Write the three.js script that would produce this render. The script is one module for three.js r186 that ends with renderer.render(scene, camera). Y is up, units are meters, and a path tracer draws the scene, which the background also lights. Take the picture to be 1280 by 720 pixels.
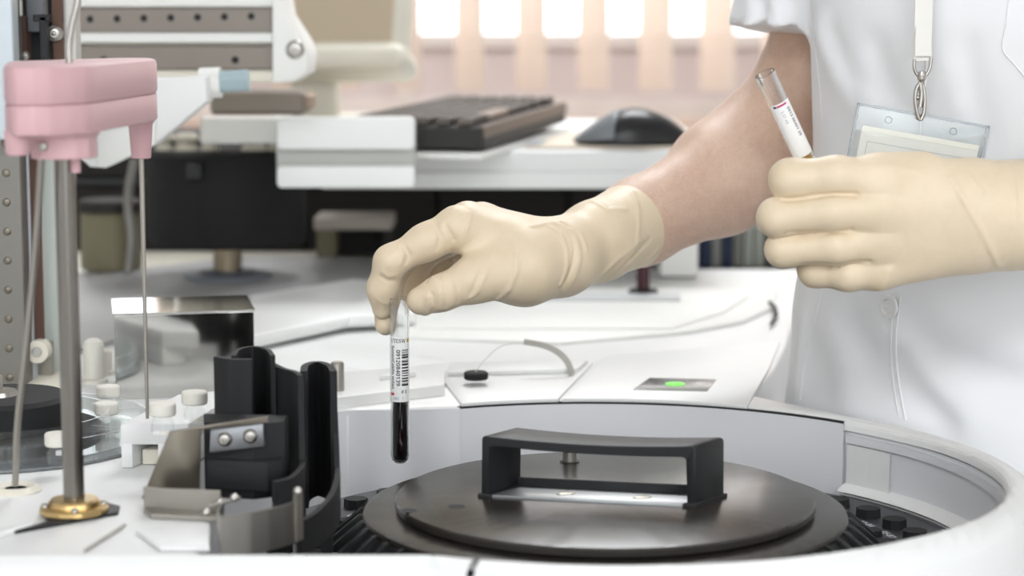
import * as THREE from 'three';
import { RoundedBoxGeometry } from 'three/addons/geometries/RoundedBoxGeometry.js';
import { mergeGeometries, toCreasedNormals } from 'three/addons/utils/BufferGeometryUtils.js';
import { RectAreaLightUniformsLib } from 'three/addons/lights/RectAreaLightUniformsLib.js';

// ---------------------------------------------------------------- camera, sky, lights, exposure
const F = 2600, PITCH = 7.6 * Math.PI / 180, EYE = 1.25;      // focal length in pixels of the 1280 x 720 frame, downward tilt, eye height
const scene = new THREE.Scene();
const camera = new THREE.PerspectiveCamera(2 * Math.atan(360 / F) * 180 / Math.PI, 16 / 9, 0.05, 60);
camera.position.set(0, EYE, 0);
camera.rotation.x = -PITCH;
camera.focus = 1.47;
camera.userData.fStop = 5.4;
scene.add(camera);
scene.background = new THREE.Color(0.93, 0.97, 1.0);
scene.backgroundIntensity = 6;
RectAreaLightUniformsLib.init();
const PANEL_NITS = 24;
const panelSpots = [[1.05, 1.35, 'over the open floor, far from the pink arm'], [-0.55, 1.35, 'over the open floor, before the pink arm'], [0.2, -3.1, 'close to the blind']];   // x, z of the ceiling panels
const CEIL = 2.75;
const renderer = new THREE.WebGLRenderer({ antialias: true });
renderer.toneMapping = THREE.LinearToneMapping;
renderer.toneMappingExposure = 0.545;
renderer.shadowMap.enabled = true;

// ---------------------------------------------------------------- helpers
let seed = 7;
const rnd = () => { seed = (seed * 1664525 + 1013904223) >>> 0; return seed / 4294967296; };
const V = (x, y, z) => new THREE.Vector3(x, y, z);
const CP = Math.cos(PITCH), SP = Math.sin(PITCH);
function ray(px, py) { const a = (px - 640) / F, b = -(py - 360) / F; return V(a, b * CP - SP, -b * SP - CP); }
function onY(px, py, y) { const r = ray(px, py); return r.multiplyScalar((y - EYE) / r.y).add(V(0, EYE, 0)); }   // where a pixel meets a level surface
function onZ(px, py, d) { const r = ray(px, py); return r.multiplyScalar(-d / r.z).add(V(0, EYE, 0)); }          // where it meets an upright plane d in front
const yAt = (py, d) => onZ(640, py, d).y;
const xAt = (px, d) => onZ(px, 300, d).x;
const names = {};
function numbered(n) { const k = names[n] = (names[n] ?? -1) + 1; return k ? n + '_' + String(k).padStart(3, '0') : n; }
const ORG = new Map();
const org = (o) => { while (!ORG.has(o)) o = o.parent; return ORG.get(o); };
function thing(name, label, category, at = [0, 0, 0], group) {
  const o = new THREE.Group(); o.name = numbered(name); o.position.set(...at); o.userData = { label, category };
  if (group) o.userData.group = group;
  ORG.set(o, o.position.clone()); scene.add(o); return o;
}
function part(parent, name, geo, m, label) {       // geo in world coordinates
  const o = org(parent); geo = geo.clone(); geo.translate(-o.x, -o.y, -o.z);
  const s = new THREE.Mesh(geo, m); s.name = name; s.castShadow = s.receiveShadow = true;
  if (label) s.userData.label = label;
  parent.add(s); return s;
}
function struct(name, geo, m) { const s = new THREE.Mesh(geo, m); s.name = name; s.userData.kind = 'structure'; s.castShadow = s.receiveShadow = true; scene.add(s); ORG.set(s, V(0, 0, 0)); return s; }
function box(x0, y0, z0, x1, y1, z1, r = 0.0015) {
  const w = Math.abs(x1 - x0), h = Math.abs(y1 - y0), d = Math.abs(z1 - z0); r = Math.min(r, w / 2.1, h / 2.1, d / 2.1);
  const g = r > 0 ? new RoundedBoxGeometry(w, h, d, 3, r) : new THREE.BoxGeometry(w, h, d);
  return g.translate((x0 + x1) / 2, (y0 + y1) / 2, (z0 + z1) / 2);
}
function boxPx(a, b, c, e, d, thick, r = 0.003) {  // box whose front face covers pixels a..c, b..e at distance d
  const p = onZ(a, e, d), q = onZ(c, b, d); return box(p.x, p.y, -d - thick, q.x, q.y, -d, r);
}
function poly(pts, y0, y1, bevel = 0.001, holes = []) {   // upright prism over [x, z] points
  const mk = (P, C) => { const s = new C(); P.forEach(([x, z], i) => i ? s.lineTo(x, -z) : s.moveTo(x, -z)); s.closePath(); return s; };
  const s = mk(pts, THREE.Shape); holes.forEach(h => s.holes.push(mk(h, THREE.Path)));
  const g = new THREE.ExtrudeGeometry(s, { depth: Math.max(1e-5, y1 - y0 - 2 * bevel), bevelEnabled: bevel > 0, bevelSize: bevel, bevelOffset: -bevel, bevelThickness: bevel, bevelSegments: bevel > 0.003 ? 5 : 2, curveSegments: 8 });
  g.rotateX(-Math.PI / 2).translate(0, y0 + bevel, 0); return toCreasedNormals(g, 0.6);
}
function plate(pts, thick, bevel = 0.0006) {       // flat plate over outline [x, y], in the xy plane, thickness toward -z
  const s = new THREE.Shape(); pts.forEach(([x, y], i) => i ? s.lineTo(x, y) : s.moveTo(x, y)); s.closePath();
  const g = new THREE.ExtrudeGeometry(s, { depth: thick - 2 * bevel, bevelEnabled: true, bevelSize: bevel, bevelOffset: -bevel, bevelThickness: bevel, bevelSegments: 2, curveSegments: 6 });
  return toCreasedNormals(g.translate(0, 0, bevel - thick), 0.6);
}
function lathe(pts, at = [0, 0, 0], seg = 64, crease = 0.6, phi0 = 0, phi = Math.PI * 2) {
  const g = new THREE.LatheGeometry(pts.map(p => new THREE.Vector2(p[0], p[1])), seg, phi0, phi);
  return toCreasedNormals(g, crease).translate(...at);
}
function cyl(p, q, r0, r1 = r0, seg = 20, open = false) {
  const d = q.clone().sub(p), g = new THREE.CylinderGeometry(r1, r0, d.length(), seg, 1, open);
  g.applyQuaternion(new THREE.Quaternion().setFromUnitVectors(V(0, 1, 0), d.clone().normalize()));
  return toCreasedNormals(g.translate((p.x + q.x) / 2, (p.y + q.y) / 2, (p.z + q.z) / 2), 0.7);
}
function tube(pts, r, seg = 40, rs = 10) { return new THREE.TubeGeometry(new THREE.CatmullRomCurve3(pts), seg, r, rs, false); }
function wallPath(path, y0, y1, t, top) {          // upright curved sheet along [x, z] points, thickness t; top(k) may lower or raise the upper edge
  const P = new THREE.CatmullRomCurve3(path.map(([x, z]) => V(x, 0, z)), false, 'catmullrom', 0.5), n = 24, pos = [], idx = [];
  for (let i = 0; i <= n; i++) {
    const c = P.getPointAt(i / n), tg = P.getTangentAt(i / n), nx = -tg.z * t / 2, nz = tg.x * t / 2, Y = y1 + (top ? top(i / n) : 0);
    pos.push(c.x + nx, y0, c.z + nz, c.x + nx, Y, c.z + nz, c.x - nx, Y, c.z - nz, c.x - nx, y0, c.z - nz);
  }
  for (let i = 0; i < n; i++) for (let k = 0; k < 4; k++) { const a = i * 4 + k, b = i * 4 + (k + 1) % 4; idx.push(a, a + 4, b, b, a + 4, b + 4); }
  idx.push(0, 1, 2, 0, 2, 3); const e = n * 4; idx.push(e, e + 2, e + 1, e, e + 3, e + 2);
  const g = new THREE.BufferGeometry(); g.setAttribute('position', new THREE.Float32BufferAttribute(pos, 3)); g.setIndex(idx);
  g.setAttribute('uv', new THREE.Float32BufferAttribute(new Float32Array(pos.length / 3 * 2), 2));
  return toCreasedNormals(g.toNonIndexed(), 0.6);
}
function screw(at, dir, r, h) {                    // domed screw head
  const g = new THREE.LatheGeometry([[0, h], [r * 0.25, h], [r * 0.28, h * 0.7], [r * 0.34, h * 0.95], [r * 0.75, h * 0.75], [r, h * 0.25], [r, 0], [0, 0]].map(p => new THREE.Vector2(...p)), 20);
  g.applyQuaternion(new THREE.Quaternion().setFromUnitVectors(V(0, 1, 0), dir.clone().normalize()));
  return g.translate(at.x, at.y, at.z);
}
// --- distance fields and their surface
function cap(p, a, b, r0, r1) {
  const bx = b.x - a.x, by = b.y - a.y, bz = b.z - a.z, px = p.x - a.x, py = p.y - a.y, pz = p.z - a.z;
  let h = (px * bx + py * by + pz * bz) / (bx * bx + by * by + bz * bz + 1e-12); h = h < 0 ? 0 : h > 1 ? 1 : h;
  const x = px - bx * h, y = py - by * h, z = pz - bz * h; return Math.sqrt(x * x + y * y + z * z) - (r0 + (r1 - r0) * h);
}
const smin = (a, b, k) => { const h = Math.max(k - Math.abs(a - b), 0) / k; return Math.min(a, b) - h * h * k * 0.25; };
const smax = (a, b, k) => -smin(-a, -b, k);
function chain(p, J, k) { let d = 1e9; for (let i = 0; i + 1 < J.length; i++) { const e = cap(p, J[i].p, J[i + 1].p, J[i].r, J[i + 1].r); d = i ? smin(d, e, k) : e; } return d; }
function lineDist(p, L) { let m = 1e9; for (let i = 0; i + 1 < L.length; i++) { const e = cap(p, L[i], L[i + 1], 0, 0); if (e < m) m = e; } return m; }
function march(f, px, py, t0 = 1.0) { const r = ray(px, py).normalize(), o = V(0, EYE, 0); let t = t0; for (let i = 0; i < 160; i++) { const p = o.clone().addScaledVector(r, t), d = f(p); if (d < 2e-4) return p; t += d * 0.7; if (t > 3) return null; } return o.addScaledVector(r, t); }
function surface(f, lo, hi, cell, uvScale = 1) {   // naive surface nets
  const n = [0, 1, 2].map(i => Math.ceil((hi[i] - lo[i]) / cell) + 1), [nx, ny, nz] = n, A = new Float32Array(nx * ny * nz), p = V(0, 0, 0);
  const B = 4; for (let k0 = 0; k0 < nz; k0 += B) for (let j0 = 0; j0 < ny; j0 += B) for (let a0 = 0; a0 < nx; a0 += B) {   // blocks far from the surface take one value
    const far = f(p.set(lo[0] + (a0 + 1.5) * cell, lo[1] + (j0 + 1.5) * cell, lo[2] + (k0 + 1.5) * cell)), skip = Math.abs(far) > 7 * cell + 0.002;
    for (let k = k0; k < Math.min(nz, k0 + B); k++) for (let j = j0; j < Math.min(ny, j0 + B); j++) for (let a = a0; a < Math.min(nx, a0 + B); a++) A[a + nx * (j + ny * k)] = skip ? far : f(p.set(lo[0] + a * cell, lo[1] + j * cell, lo[2] + k * cell));
  }
  const id = new Int32Array(nx * ny * nz).fill(-1), pos = [], idx = [], off = [0, 1, nx, nx + 1, nx * ny, nx * ny + 1, nx * ny + nx, nx * ny + nx + 1];
  const E = [[0, 1], [2, 3], [4, 5], [6, 7], [0, 2], [1, 3], [4, 6], [5, 7], [0, 4], [1, 5], [2, 6], [3, 7]];
  for (let k = 0; k < nz - 1; k++) for (let j = 0; j < ny - 1; j++) for (let a = 0; a < nx - 1; a++) {
    const i = a + nx * (j + ny * k); let s = 0; for (let c = 0; c < 8; c++) s += A[i + off[c]] < 0;
    if (!s || s === 8) continue;
    let x = 0, y = 0, z = 0, m = 0;
    for (const [u, v] of E) { const fu = A[i + off[u]], fv = A[i + off[v]]; if ((fu < 0) === (fv < 0)) continue; const t = fu / (fu - fv); x += (u & 1) + ((v & 1) - (u & 1)) * t; y += (u >> 1 & 1) + ((v >> 1 & 1) - (u >> 1 & 1)) * t; z += (u >> 2) + ((v >> 2) - (u >> 2)) * t; m++; }
    id[i] = pos.length / 3; pos.push(lo[0] + (a + x / m) * cell, lo[1] + (j + y / m) * cell, lo[2] + (k + z / m) * cell);
  }
  const st = [1, nx, nx * ny];
  for (let k = 1; k < nz - 1; k++) for (let j = 1; j < ny - 1; j++) for (let a = 1; a < nx - 1; a++) {
    const i = a + nx * (j + ny * k);
    for (let d = 0; d < 3; d++) {
      const in0 = A[i] < 0, in1 = A[i + st[d]] < 0; if (in0 === in1) continue;
      const u = st[(d + 1) % 3], v = st[(d + 2) % 3], q = [id[i - u - v], id[i - v], id[i], id[i - u]]; if (q.some(e => e < 0)) continue;
      in0 ? idx.push(q[0], q[1], q[2], q[0], q[2], q[3]) : idx.push(q[0], q[2], q[1], q[0], q[3], q[2]);
    }
  }
  const nor = new Float32Array(pos.length), uv = new Float32Array(pos.length / 3 * 2), e = cell * 0.6, q = V(0, 0, 0), g3 = V(0, 0, 0);
  for (let i = 0; i < pos.length; i += 3) {
    const [x, y, z] = [pos[i], pos[i + 1], pos[i + 2]];
    g3.set(f(q.set(x + e, y, z)) - f(q.set(x - e, y, z)), f(q.set(x, y + e, z)) - f(q.set(x, y - e, z)), f(q.set(x, y, z + e)) - f(q.set(x, y, z - e))).normalize();
    nor.set([g3.x, g3.y, g3.z], i); uv.set([(x + z * 0.35) * uvScale, y * uvScale], i / 3 * 2);
  }
  const g = new THREE.BufferGeometry(); g.setAttribute('position', new THREE.Float32BufferAttribute(pos, 3)); g.setAttribute('normal', new THREE.Float32BufferAttribute(nor, 3)); g.setAttribute('uv', new THREE.Float32BufferAttribute(uv, 2)); g.setIndex(idx); return g;
}
// --- textures
function noiseTex(size, fn, repeat, srgb = false) {
  const d = new Uint8Array(size * size * 4);
  for (let y = 0; y < size; y++) for (let x = 0; x < size; x++) { const c = fn(x / size, y / size, x, y), i = (y * size + x) * 4; for (let k = 0; k < 3; k++) d[i + k] = Math.max(0, Math.min(255, 255 * (Array.isArray(c) ? c[k] : c))); d[i + 3] = 255; }
  const t = new THREE.DataTexture(d, size, size); t.wrapS = t.wrapT = THREE.RepeatWrapping; t.magFilter = THREE.LinearFilter; t.minFilter = THREE.LinearFilter; t.repeat.set(repeat, repeat); if (srgb) t.colorSpace = THREE.SRGBColorSpace; t.needsUpdate = true; return t;
}
function valueNoise(cells) { const n = cells, a = Array.from({ length: n * n }, () => rnd()); return (u, v) => { const x = u * n, y = v * n, i = Math.floor(x), j = Math.floor(y), s = t => t * t * (3 - 2 * t), fx = s(x - i), fy = s(y - j), g = (p, q) => a[((q % n + n) % n) * n + ((p % n + n) % n)]; return (g(i, j) * (1 - fx) + g(i + 1, j) * fx) * (1 - fy) + (g(i, j + 1) * (1 - fx) + g(i + 1, j + 1) * fx) * fy; }; }
const nA = valueNoise(8), nB = valueNoise(32), nC = valueNoise(96);
const fbm = (u, v) => 0.5 * nA(u, v) + 0.3 * nB(u, v) + 0.2 * nC(u, v);
const grainTex = noiseTex(256, (u, v) => 0.5 * rnd() + 0.5 * nC(u, v), 12);
const weaveTex = noiseTex(256, (u, v, x, y) => 0.5 + 0.22 * Math.sin(x * Math.PI / 4) * (0.7 + 0.6 * nB(u, v)) + 0.22 * Math.sin(y * Math.PI / 4) * (0.7 + 0.6 * nC(u, v)) + 0.1 * (rnd() - 0.5), 55);
const skinTex = noiseTex(256, (u, v) => { const t = fbm(u, v), s = rnd() * 0.05; return [0.765 + 0.08 * t + s, 0.63 + 0.10 * t + s, 0.548 + 0.10 * t + s]; }, 6, true);
const latexTex = noiseTex(256, (u, v) => { const t = fbm(u, v); return [0.872 + 0.03 * t, 0.80 + 0.03 * t, 0.68 + 0.045 * t]; }, 7, true);
const brushTex = noiseTex(256, (u, v, x, y) => 0.42 + 0.16 * nB(u * 0.1, v) + 0.12 * rnd(), 9);
const scuffTex = noiseTex(512, (u, v) => 0.44 + 0.07 * fbm(u, v) + (rnd() < 0.0006 ? 0.25 : 0), 6);
// --- materials
function mat(c, rough = 0.5, metal = 0, x = {}) { const m = new THREE.MeshPhysicalMaterial({ color: new THREE.Color(c), roughness: rough, metalness: metal }); Object.assign(m, x); return m; }
const M = {
  white: mat('#edeeed', 0.42, 0, { bumpMap: grainTex, bumpScale: 0.00003 }),
  warmWhite: mat('#eeeeea', 0.45),
  wellGrey: mat('#e6e7ea', 0.5, 0, { bumpMap: grainTex, bumpScale: 0.00003 }),
  rubber: mat('#15171a', 0.7),  // near-black used as painted shade for gaps, slot and holes
  black: mat('#141517', 0.5, 0, { bumpMap: grainTex, bumpScale: 0.00006 }),
  blackMatt: mat('#151618', 0.72, 0, { bumpMap: grainTex, bumpScale: 0.00008 }),
  charcoal: mat('#2a2b2d', 0.6),
  lid: mat('#33302c', 0.34, 0, { roughnessMap: null }),
  steel: mat('#b9b6b0', 0.3, 1),
  brushed: mat('#a8a49c', 0.36, 1, { roughnessMap: null }),
  darkSteel: mat('#7d776c', 0.34, 1),
  mirror: mat('#c9c8c4', 0.07, 1),
  alu: mat('#c3c6c7', 0.5, 1),
  brass: mat('#cdb07a', 0.28, 1),
  pink: mat('#d2aaae', 0.42, 0, { bumpMap: grainTex, bumpScale: 0.00003 }),
  cream: mat('#e6e1d2', 0.5),
  capWhite: mat('#e7e4da', 0.5),
  beige: mat('#d8d4c6', 0.5),
  channel: mat('#8d857c', 0.5, 0.25),
  belt: mat('#5d4337', 0.7),
  greyCounter: mat('#a3a4a4', 0.45),
  olive: mat('#7d775f', 0.7),
  darkBrown: mat('#2c2927', 0.75),
  clearPlastic: mat('#fcfdfd', 0.06, 0, { transmission: 1, thickness: 0, ior: 1.45 }),
  glass: mat('#ffffff', 0.02, 0, { transmission: 1, thickness: 0, ior: 1.5 }),
  tubeGlass: mat('#fbfcfc', 0.03, 0, { transmission: 1, thickness: 0.001, ior: 1.48 }),
  latex: mat('#ffffff', 0.46, 0, { map: latexTex, bumpMap: grainTex, bumpScale: 0.00005 }),
  skin: mat('#ffffff', 0.5, 0, { map: skinTex, bumpMap: grainTex, bumpScale: 0.00009 }),
  cloth: mat('#eff0f2', 0.85, 0, { bumpMap: weaveTex, bumpScale: 0.00006 }),
  stitch: mat('#f3f3f2', 0.8),
  hair: mat('#4a3626', 0.6),
  blindCloth: mat('#f2dfcf', 0.95, 0, { transmission: 0.4, thickness: 0 }),
  wall: mat('#e9e7e6', 0.9), ceilingPaint: mat('#f3f3f2', 0.95), floorVinyl: mat('#b4b5b6', 0.5),
};
M.lid.roughnessMap = scuffTex; M.lid.roughness = 0.52;
M.brushed.roughnessMap = brushTex; M.brushed.roughness = 0.8;

// ---------------------------------------------------------------- the room
const RX = 2.6, RZ0 = 2.2, RZ1 = -4.75;
struct('floor', box(-RX, -0.1, RZ1 - 0.1, RX, 0, RZ0, 0), M.floorVinyl);
struct('ceiling', box(-RX, CEIL, RZ1 - 0.1, RX, CEIL + 0.1, RZ0, 0), M.ceilingPaint);
struct('wall_left', box(-RX - 0.1, 0, RZ1 - 0.1, -RX, CEIL, RZ0, 0), M.wall);
struct('wall_right', box(RX, 0, RZ1 - 0.1, RX + 0.1, CEIL, RZ0, 0), M.wall);
{ // wall behind the camera with a wide unseen window, added for soft fill from the front
  const x0 = -1.9, x1 = 2.1, y0 = 0.9, y1 = 2.45, s = new THREE.Shape([[-RX, 0], [RX, 0], [RX, CEIL], [-RX, CEIL]].map(p => new THREE.Vector2(...p)));
  s.holes.push(new THREE.Path([[x0, y0], [x0, y1], [x1, y1], [x1, y0]].map(p => new THREE.Vector2(...p))));
  struct('wall_front', new THREE.ExtrudeGeometry(s, { depth: 0.14, bevelEnabled: false }).translate(0, 0, RZ0), M.wall);
  const fr = mat('#e8e6e4', 0.5), mz = RZ0 + 0.08;
  const w = struct('added_window_2', mergeGeometries([box(x0, y0, mz - 0.03, x1, y0 + 0.05, mz + 0.03, 0), box(x0, y1 - 0.05, mz - 0.03, x1, y1, mz + 0.03, 0), box(x0, y0, mz - 0.03, x0 + 0.05, y1, mz + 0.03, 0), box(x1 - 0.05, y0, mz - 0.03, x1, y1, mz + 0.03, 0)]), fr);
  for (let k = 0; k < 3; k++) { const a = x0 + 0.05 + k * 1.3, b = a + 1.3; part(w, 'pane', box(a, y0 + 0.05, mz - 0.004, b, y1 - 0.05, mz + 0.004, 0), M.glass); if (k) part(w, 'mullion', box(a - 0.025, y0 + 0.05, mz - 0.025, a + 0.025, y1 - 0.05, mz + 0.025, 0.002), fr); }
}
{ // back wall with the window opening
  const x0 = -1.35, x1 = 1.9, y0 = 1.0, y1 = 2.35, s = new THREE.Shape([[-RX, 0], [RX, 0], [RX, CEIL], [-RX, CEIL]].map(p => new THREE.Vector2(...p)));
  s.holes.push(new THREE.Path([[x0, y0], [x0, y1], [x1, y1], [x1, y0]].map(p => new THREE.Vector2(...p))));
  struct('wall_back', new THREE.ExtrudeGeometry(s, { depth: 0.14, bevelEnabled: false }).translate(0, 0, RZ1 - 0.14), M.wall);
  const fr = mat('#e8e4e2', 0.5), mz = RZ1 - 0.09, yr = yAt(42, -mz);
  const w = struct('window_1', mergeGeometries([box(x0, y0, mz - 0.03, x1, y0 + 0.05, mz + 0.03, 0), box(x0, y1 - 0.05, mz - 0.03, x1, y1, mz + 0.03, 0), box(x0, y0, mz - 0.03, x0 + 0.05, y1, mz + 0.03, 0), box(x1 - 0.05, y0, mz - 0.03, x1, y1, mz + 0.03, 0), box(x0, yr - 0.03, mz - 0.03, x1, yr, mz + 0.03, 0)]), fr);
  const infill = mat('#dcd3d4', 0.7);
  for (let k = 0; k < 3; k++) {
    const a = x0 + 0.05 + k * 1.05, b = Math.min(a + 1.05, x1 - 0.05);
    part(w, 'pane', box(a, yr, mz - 0.004, b, y1 - 0.05, mz + 0.004, 0), M.glass);
    part(w, 'infill_panel', box(a + 0.002, y0 + 0.05, mz - 0.012, b - 0.002, yr - 0.03, mz + 0.012, 0), infill, 'mauve-grey panel below the glass');
    if (k) part(w, 'mullion', box(a - 0.02, y0 + 0.05, mz - 0.025, a + 0.02, y1 - 0.05, mz + 0.025, 0.002), fr);
  }
  struct('trim_1', box(x0 - 0.08, y0 - 0.035, RZ1 - 0.06, x1 + 0.08, y0 + 0.004, RZ1 + 0.13, 0.006), mat('#cdb5a4', 0.6));
  // vertical blind
  const bz = RZ1 + 0.2, bl = thing('vertical_blind', 'peach vertical slat blind hanging open across the bright window', 'blind', [0.3, 1.05, bz]);
  part(bl, 'headrail', box(x0 - 0.05, 2.4, bz - 0.03, x1 + 0.05, 2.45, bz + 0.03, 0.004), fr);
  part(bl, 'headrail_bracket', box(0.2, 2.40, RZ1, 0.24, 2.46, bz - 0.02, 0.002), fr);
  const sp = 77 / F * -bz, sl = (() => { const n = 8, pos = [], idx = [], g = new THREE.PlaneGeometry(0.118, 1.0, n, 1); const p = g.attributes.position; for (let i = 0; i < p.count; i++) { const x = p.getX(i); p.setZ(i, 0.008 - x * x * 2.2); } g.computeVertexNormals(); return g; })();
  const top = 2.4, bot = yAt(113, -bz);
  sl.scale(1, top - bot, 1);
  for (let k = -11; k < 13; k++) {
    const x = xAt(664, -bz) + k * sp; if (x < x0 - 0.06 || x > x1 + 0.06) continue;
    const g = sl.clone().rotateY(-0.99 + 0.06 * (rnd() - 0.5)).translate(x, (top + bot) / 2, bz);
    part(bl, 'slat', g, M.blindCloth);
  }
}
for (const [x, z, near] of panelSpots) {   // ceiling panels: each a fitting with its own light
  const t = thing('ceiling_light', `square flush ceiling light panel ${near}`, 'ceiling light', [x, CEIL - 0.03, z], 'ceiling light panels');
  part(t, 'housing', box(x - 0.45, CEIL - 0.03, z - 0.45, x + 0.45, CEIL, z + 0.45, 0.004), M.warmWhite);
  part(t, 'diffuser_lamp', box(x - 0.43, CEIL - 0.036, z - 0.43, x + 0.43, CEIL - 0.029, z + 0.43, 0.002), mat('#ffffff', 0.6, 0, { emissive: new THREE.Color(0.97, 0.985, 1), emissiveIntensity: 3 }));
  const l = new THREE.RectAreaLight(new THREE.Color(0.97, 0.985, 1), PANEL_NITS, 0.84, 0.84);
  l.position.set(x, CEIL - 0.04, z); l.rotation.x = -Math.PI / 2; scene.add(l);
}

// ---------------------------------------------------------------- the analyzer
const CX = 0.0605, CZ = -1.331, RW = 0.2555, DECK = 0.95;
const onC = (a, r) => [CX + r * Math.cos(a), CZ - r * Math.sin(a)];        // a = 0 to the right, 90 degrees away from the camera
const arc = (a0, a1, r, n = 40) => Array.from({ length: n + 1 }, (_, i) => onC(a0 + (a1 - a0) * i / n, r));
const D2R = Math.PI / 180;
const angAt = (px, py, y) => { const p = onY(px, py, y); return Math.atan2(CZ - p.z, p.x - CX); };
const analyzer = thing('analyzer', 'large white laboratory analyzer with a round sample well in its deck', 'analyzer', [-0.1, 0, -1.6]);
{
  const chord = [onY(575, 508, DECK), onY(420, 512, DECK)].map(p => [p.x, p.z]);          // the flat stretch of the well wall
  const aEnd = angAt(1062, 525, DECK), aC0 = angAt(575, 508, DECK);
  const leftBack = Math.atan2(CZ - chord[1][1], chord[1][0] - CX);
  // outline of the well, counter-clockwise from straight left, with the flat stretch at the back left
  const FZ = -1.097, aF = -Math.PI - Math.asin((CZ - FZ) / RW) , RL = RW + 0.02;   // straight inner edge of the front-left cover, and the angle where it meets the round lip
  const wellLoop = (r) => [[-0.172, FZ - 0.004], ...arc(aF, aC0, r, 90), ...chord.slice(1), ...arc(leftBack + 0.12, Math.PI + 0.25, RL, 8), [-0.177, -1.2]];
  const RO = 0.276;
  const deckR = [onY(940, 493, DECK), onY(968, 462, DECK), onY(984, 430, DECK), onY(996, 390, DECK), onY(1003, 350, DECK)].map(p => [p.x, p.z]);
  const a0 = Math.asin((CZ + 1.078) / RO);                 // where the straight front meets the round rim (negative)
  const outline = [[-0.85, -1.078], ...arc(-Math.PI - a0, 46 * D2R, RO, 70), ...deckR, [0.34, -2.42], [-0.85, -2.42]];
  part(analyzer, 'cabinet', poly(outline.map(([x, z]) => [x, z]), 0.02, 0.868, 0.01), M.white);
  part(analyzer, 'deck', poly(outline, 0.868, DECK, 0.0055, [wellLoop(RW + 0.004).reverse()]), M.white);
  // lip of the well: two front covers with a joint, and the right-hand rim
  const lipP = [[RW, 0.9515], [RW, 0.9555], [RW + 0.0012, 0.9575], [RW + 0.0035, 0.9588], [RW + 0.006, 0.9588], [RW + 0.0115, 0.957], [RW + 0.0175, 0.951], [RW + 0.021, 0.943], [RW + 0.0215, 0.87], [RW + 0.006, 0.87]];
  const lip = (b0, b1) => { const g = lathe(lipP, [CX, 0, CZ], 90, 0.8, b0 + Math.PI / 2, b1 - b0), p = g.attributes.position;   // the lip falls to deck level toward the back
    for (let i = 0; i < p.count; i++) if (p.getY(i) > 0.9) { const k = Math.min(1, Math.max(0, (-1.13 - p.getZ(i)) / 0.34)); p.setY(i, p.getY(i) - 0.0085 * k); } return g; };
  const j = angAt(590, 701, 0.9602);
  part(analyzer, 'front_cover', lip(j + 0.008, 44 * D2R), M.white);
  part(analyzer, 'front_cover', mergeGeometries([lip(aF, j - 0.008), (() => { const s = new THREE.Shape(lipP.map(([r, y]) => new THREE.Vector2(r, y))); return toCreasedNormals(new THREE.ExtrudeGeometry(s, { depth: 0.86, bevelEnabled: false }), 0.8).rotateY(-Math.PI / 2).translate(CX + RW * Math.cos(aF) + 0.002, 0, FZ - RW).applyMatrix4(new THREE.Matrix4()); })()]), M.white);
  // wall of the well
  const wallArc = (b0, b1, r, y0, y1, t, seg = 60) => lathe([[r, y0], [r, y1], [r + t, y1], [r + t, y0]], [CX, 0, CZ], seg, 0.5, b0 + Math.PI / 2, b1 - b0);
  part(analyzer, 'well_panel', wallArc(aEnd, aC0, RW - 0.0015, 0.888, DECK - 0.0022, 0.004), M.wellGrey);
  { const [p, q] = chord, e = arc(leftBack + 0.15, Math.PI + 0.3, RW + 0.02, 6);
    part(analyzer, 'well_panel', wallPath([p, [(p[0] + q[0]) / 2, (p[1] + q[1]) / 2], q, ...e], 0.874, DECK - 0.0012, 0.004), M.wellGrey); }
  part(analyzer, 'well_recess', wallArc(-1.25, aEnd, RW + 0.0026, 0.888, 0.9425, 0.003), M.wellGrey);
  part(analyzer, 'recess_rail', wallArc(-1.25, aEnd - 0.004, RW - 0.0002, 0.934, 0.9395, 0.004), M.wellGrey);
  part(analyzer, 'recess_end', wallArc(aEnd - 0.17, aEnd - 0.006, RW + 0.0004, 0.9, 0.9325, 0.004), M.white);
  part(analyzer, 'recess_ledge', lathe([[0.2475, 0.8985], [0.2495, 0.9005], [RW + 0.0026, 0.904], [RW + 0.0026, 0.897], [0.2475, 0.8965]], [CX, 0, CZ], 60, 0.5, -1.25 + Math.PI / 2, aEnd + 1.25), M.white);
  part(analyzer, 'painted_gap', wallArc(aEnd + 0.004, aC0, RW - 0.0006, DECK - 0.0024, DECK - 0.001, 0.004), M.rubber);  // dark strip painting the shade of the open seam under the deck edge
  part(analyzer, 'well_floor', lathe([[0, 0.872], [RW + 0.013, 0.872], [RW + 0.013, 0.8685], [0, 0.8685]], [CX, 0, CZ], 60), M.wellGrey);
  part(analyzer, 'well_liner', wallArc(aF, aC0, RW + 0.0115, 0.872, DECK - 0.003, 0.002), M.wellGrey);
  // plates on the deck behind the well
  const W = (...p) => p.map(([x, y]) => { const q = onY(x, y, DECK); return [q.x, q.z]; });
  const arcPx = (x0, x1, n) => Array.from({ length: n + 1 }, (_, i) => { const px = x0 + (x1 - x0) * i / n, x = onY(px, 503, DECK).x; return [x, CZ - Math.sqrt((RW + 0.0005) ** 2 - (x - CX) ** 2)]; });
  part(analyzer, 'access_plate', poly([...arcPx(577, 698, 8), ...W([741, 456], [640, 460], [556, 466], [556, 481])], DECK - 0.001, DECK + 0.0022, 0.0008), M.white);
  part(analyzer, 'access_plate', poly([...arcPx(702, 930, 12), ...W([962, 462], [975, 430], [760, 447], [745, 456])], DECK - 0.001, DECK + 0.0022, 0.0008), M.white);
  part(analyzer, 'plate_step', poly(W([560, 474], [720, 470], [735, 458], [562, 462]), DECK + 0.002, DECK + 0.0062, 0.0012), M.white);
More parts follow.
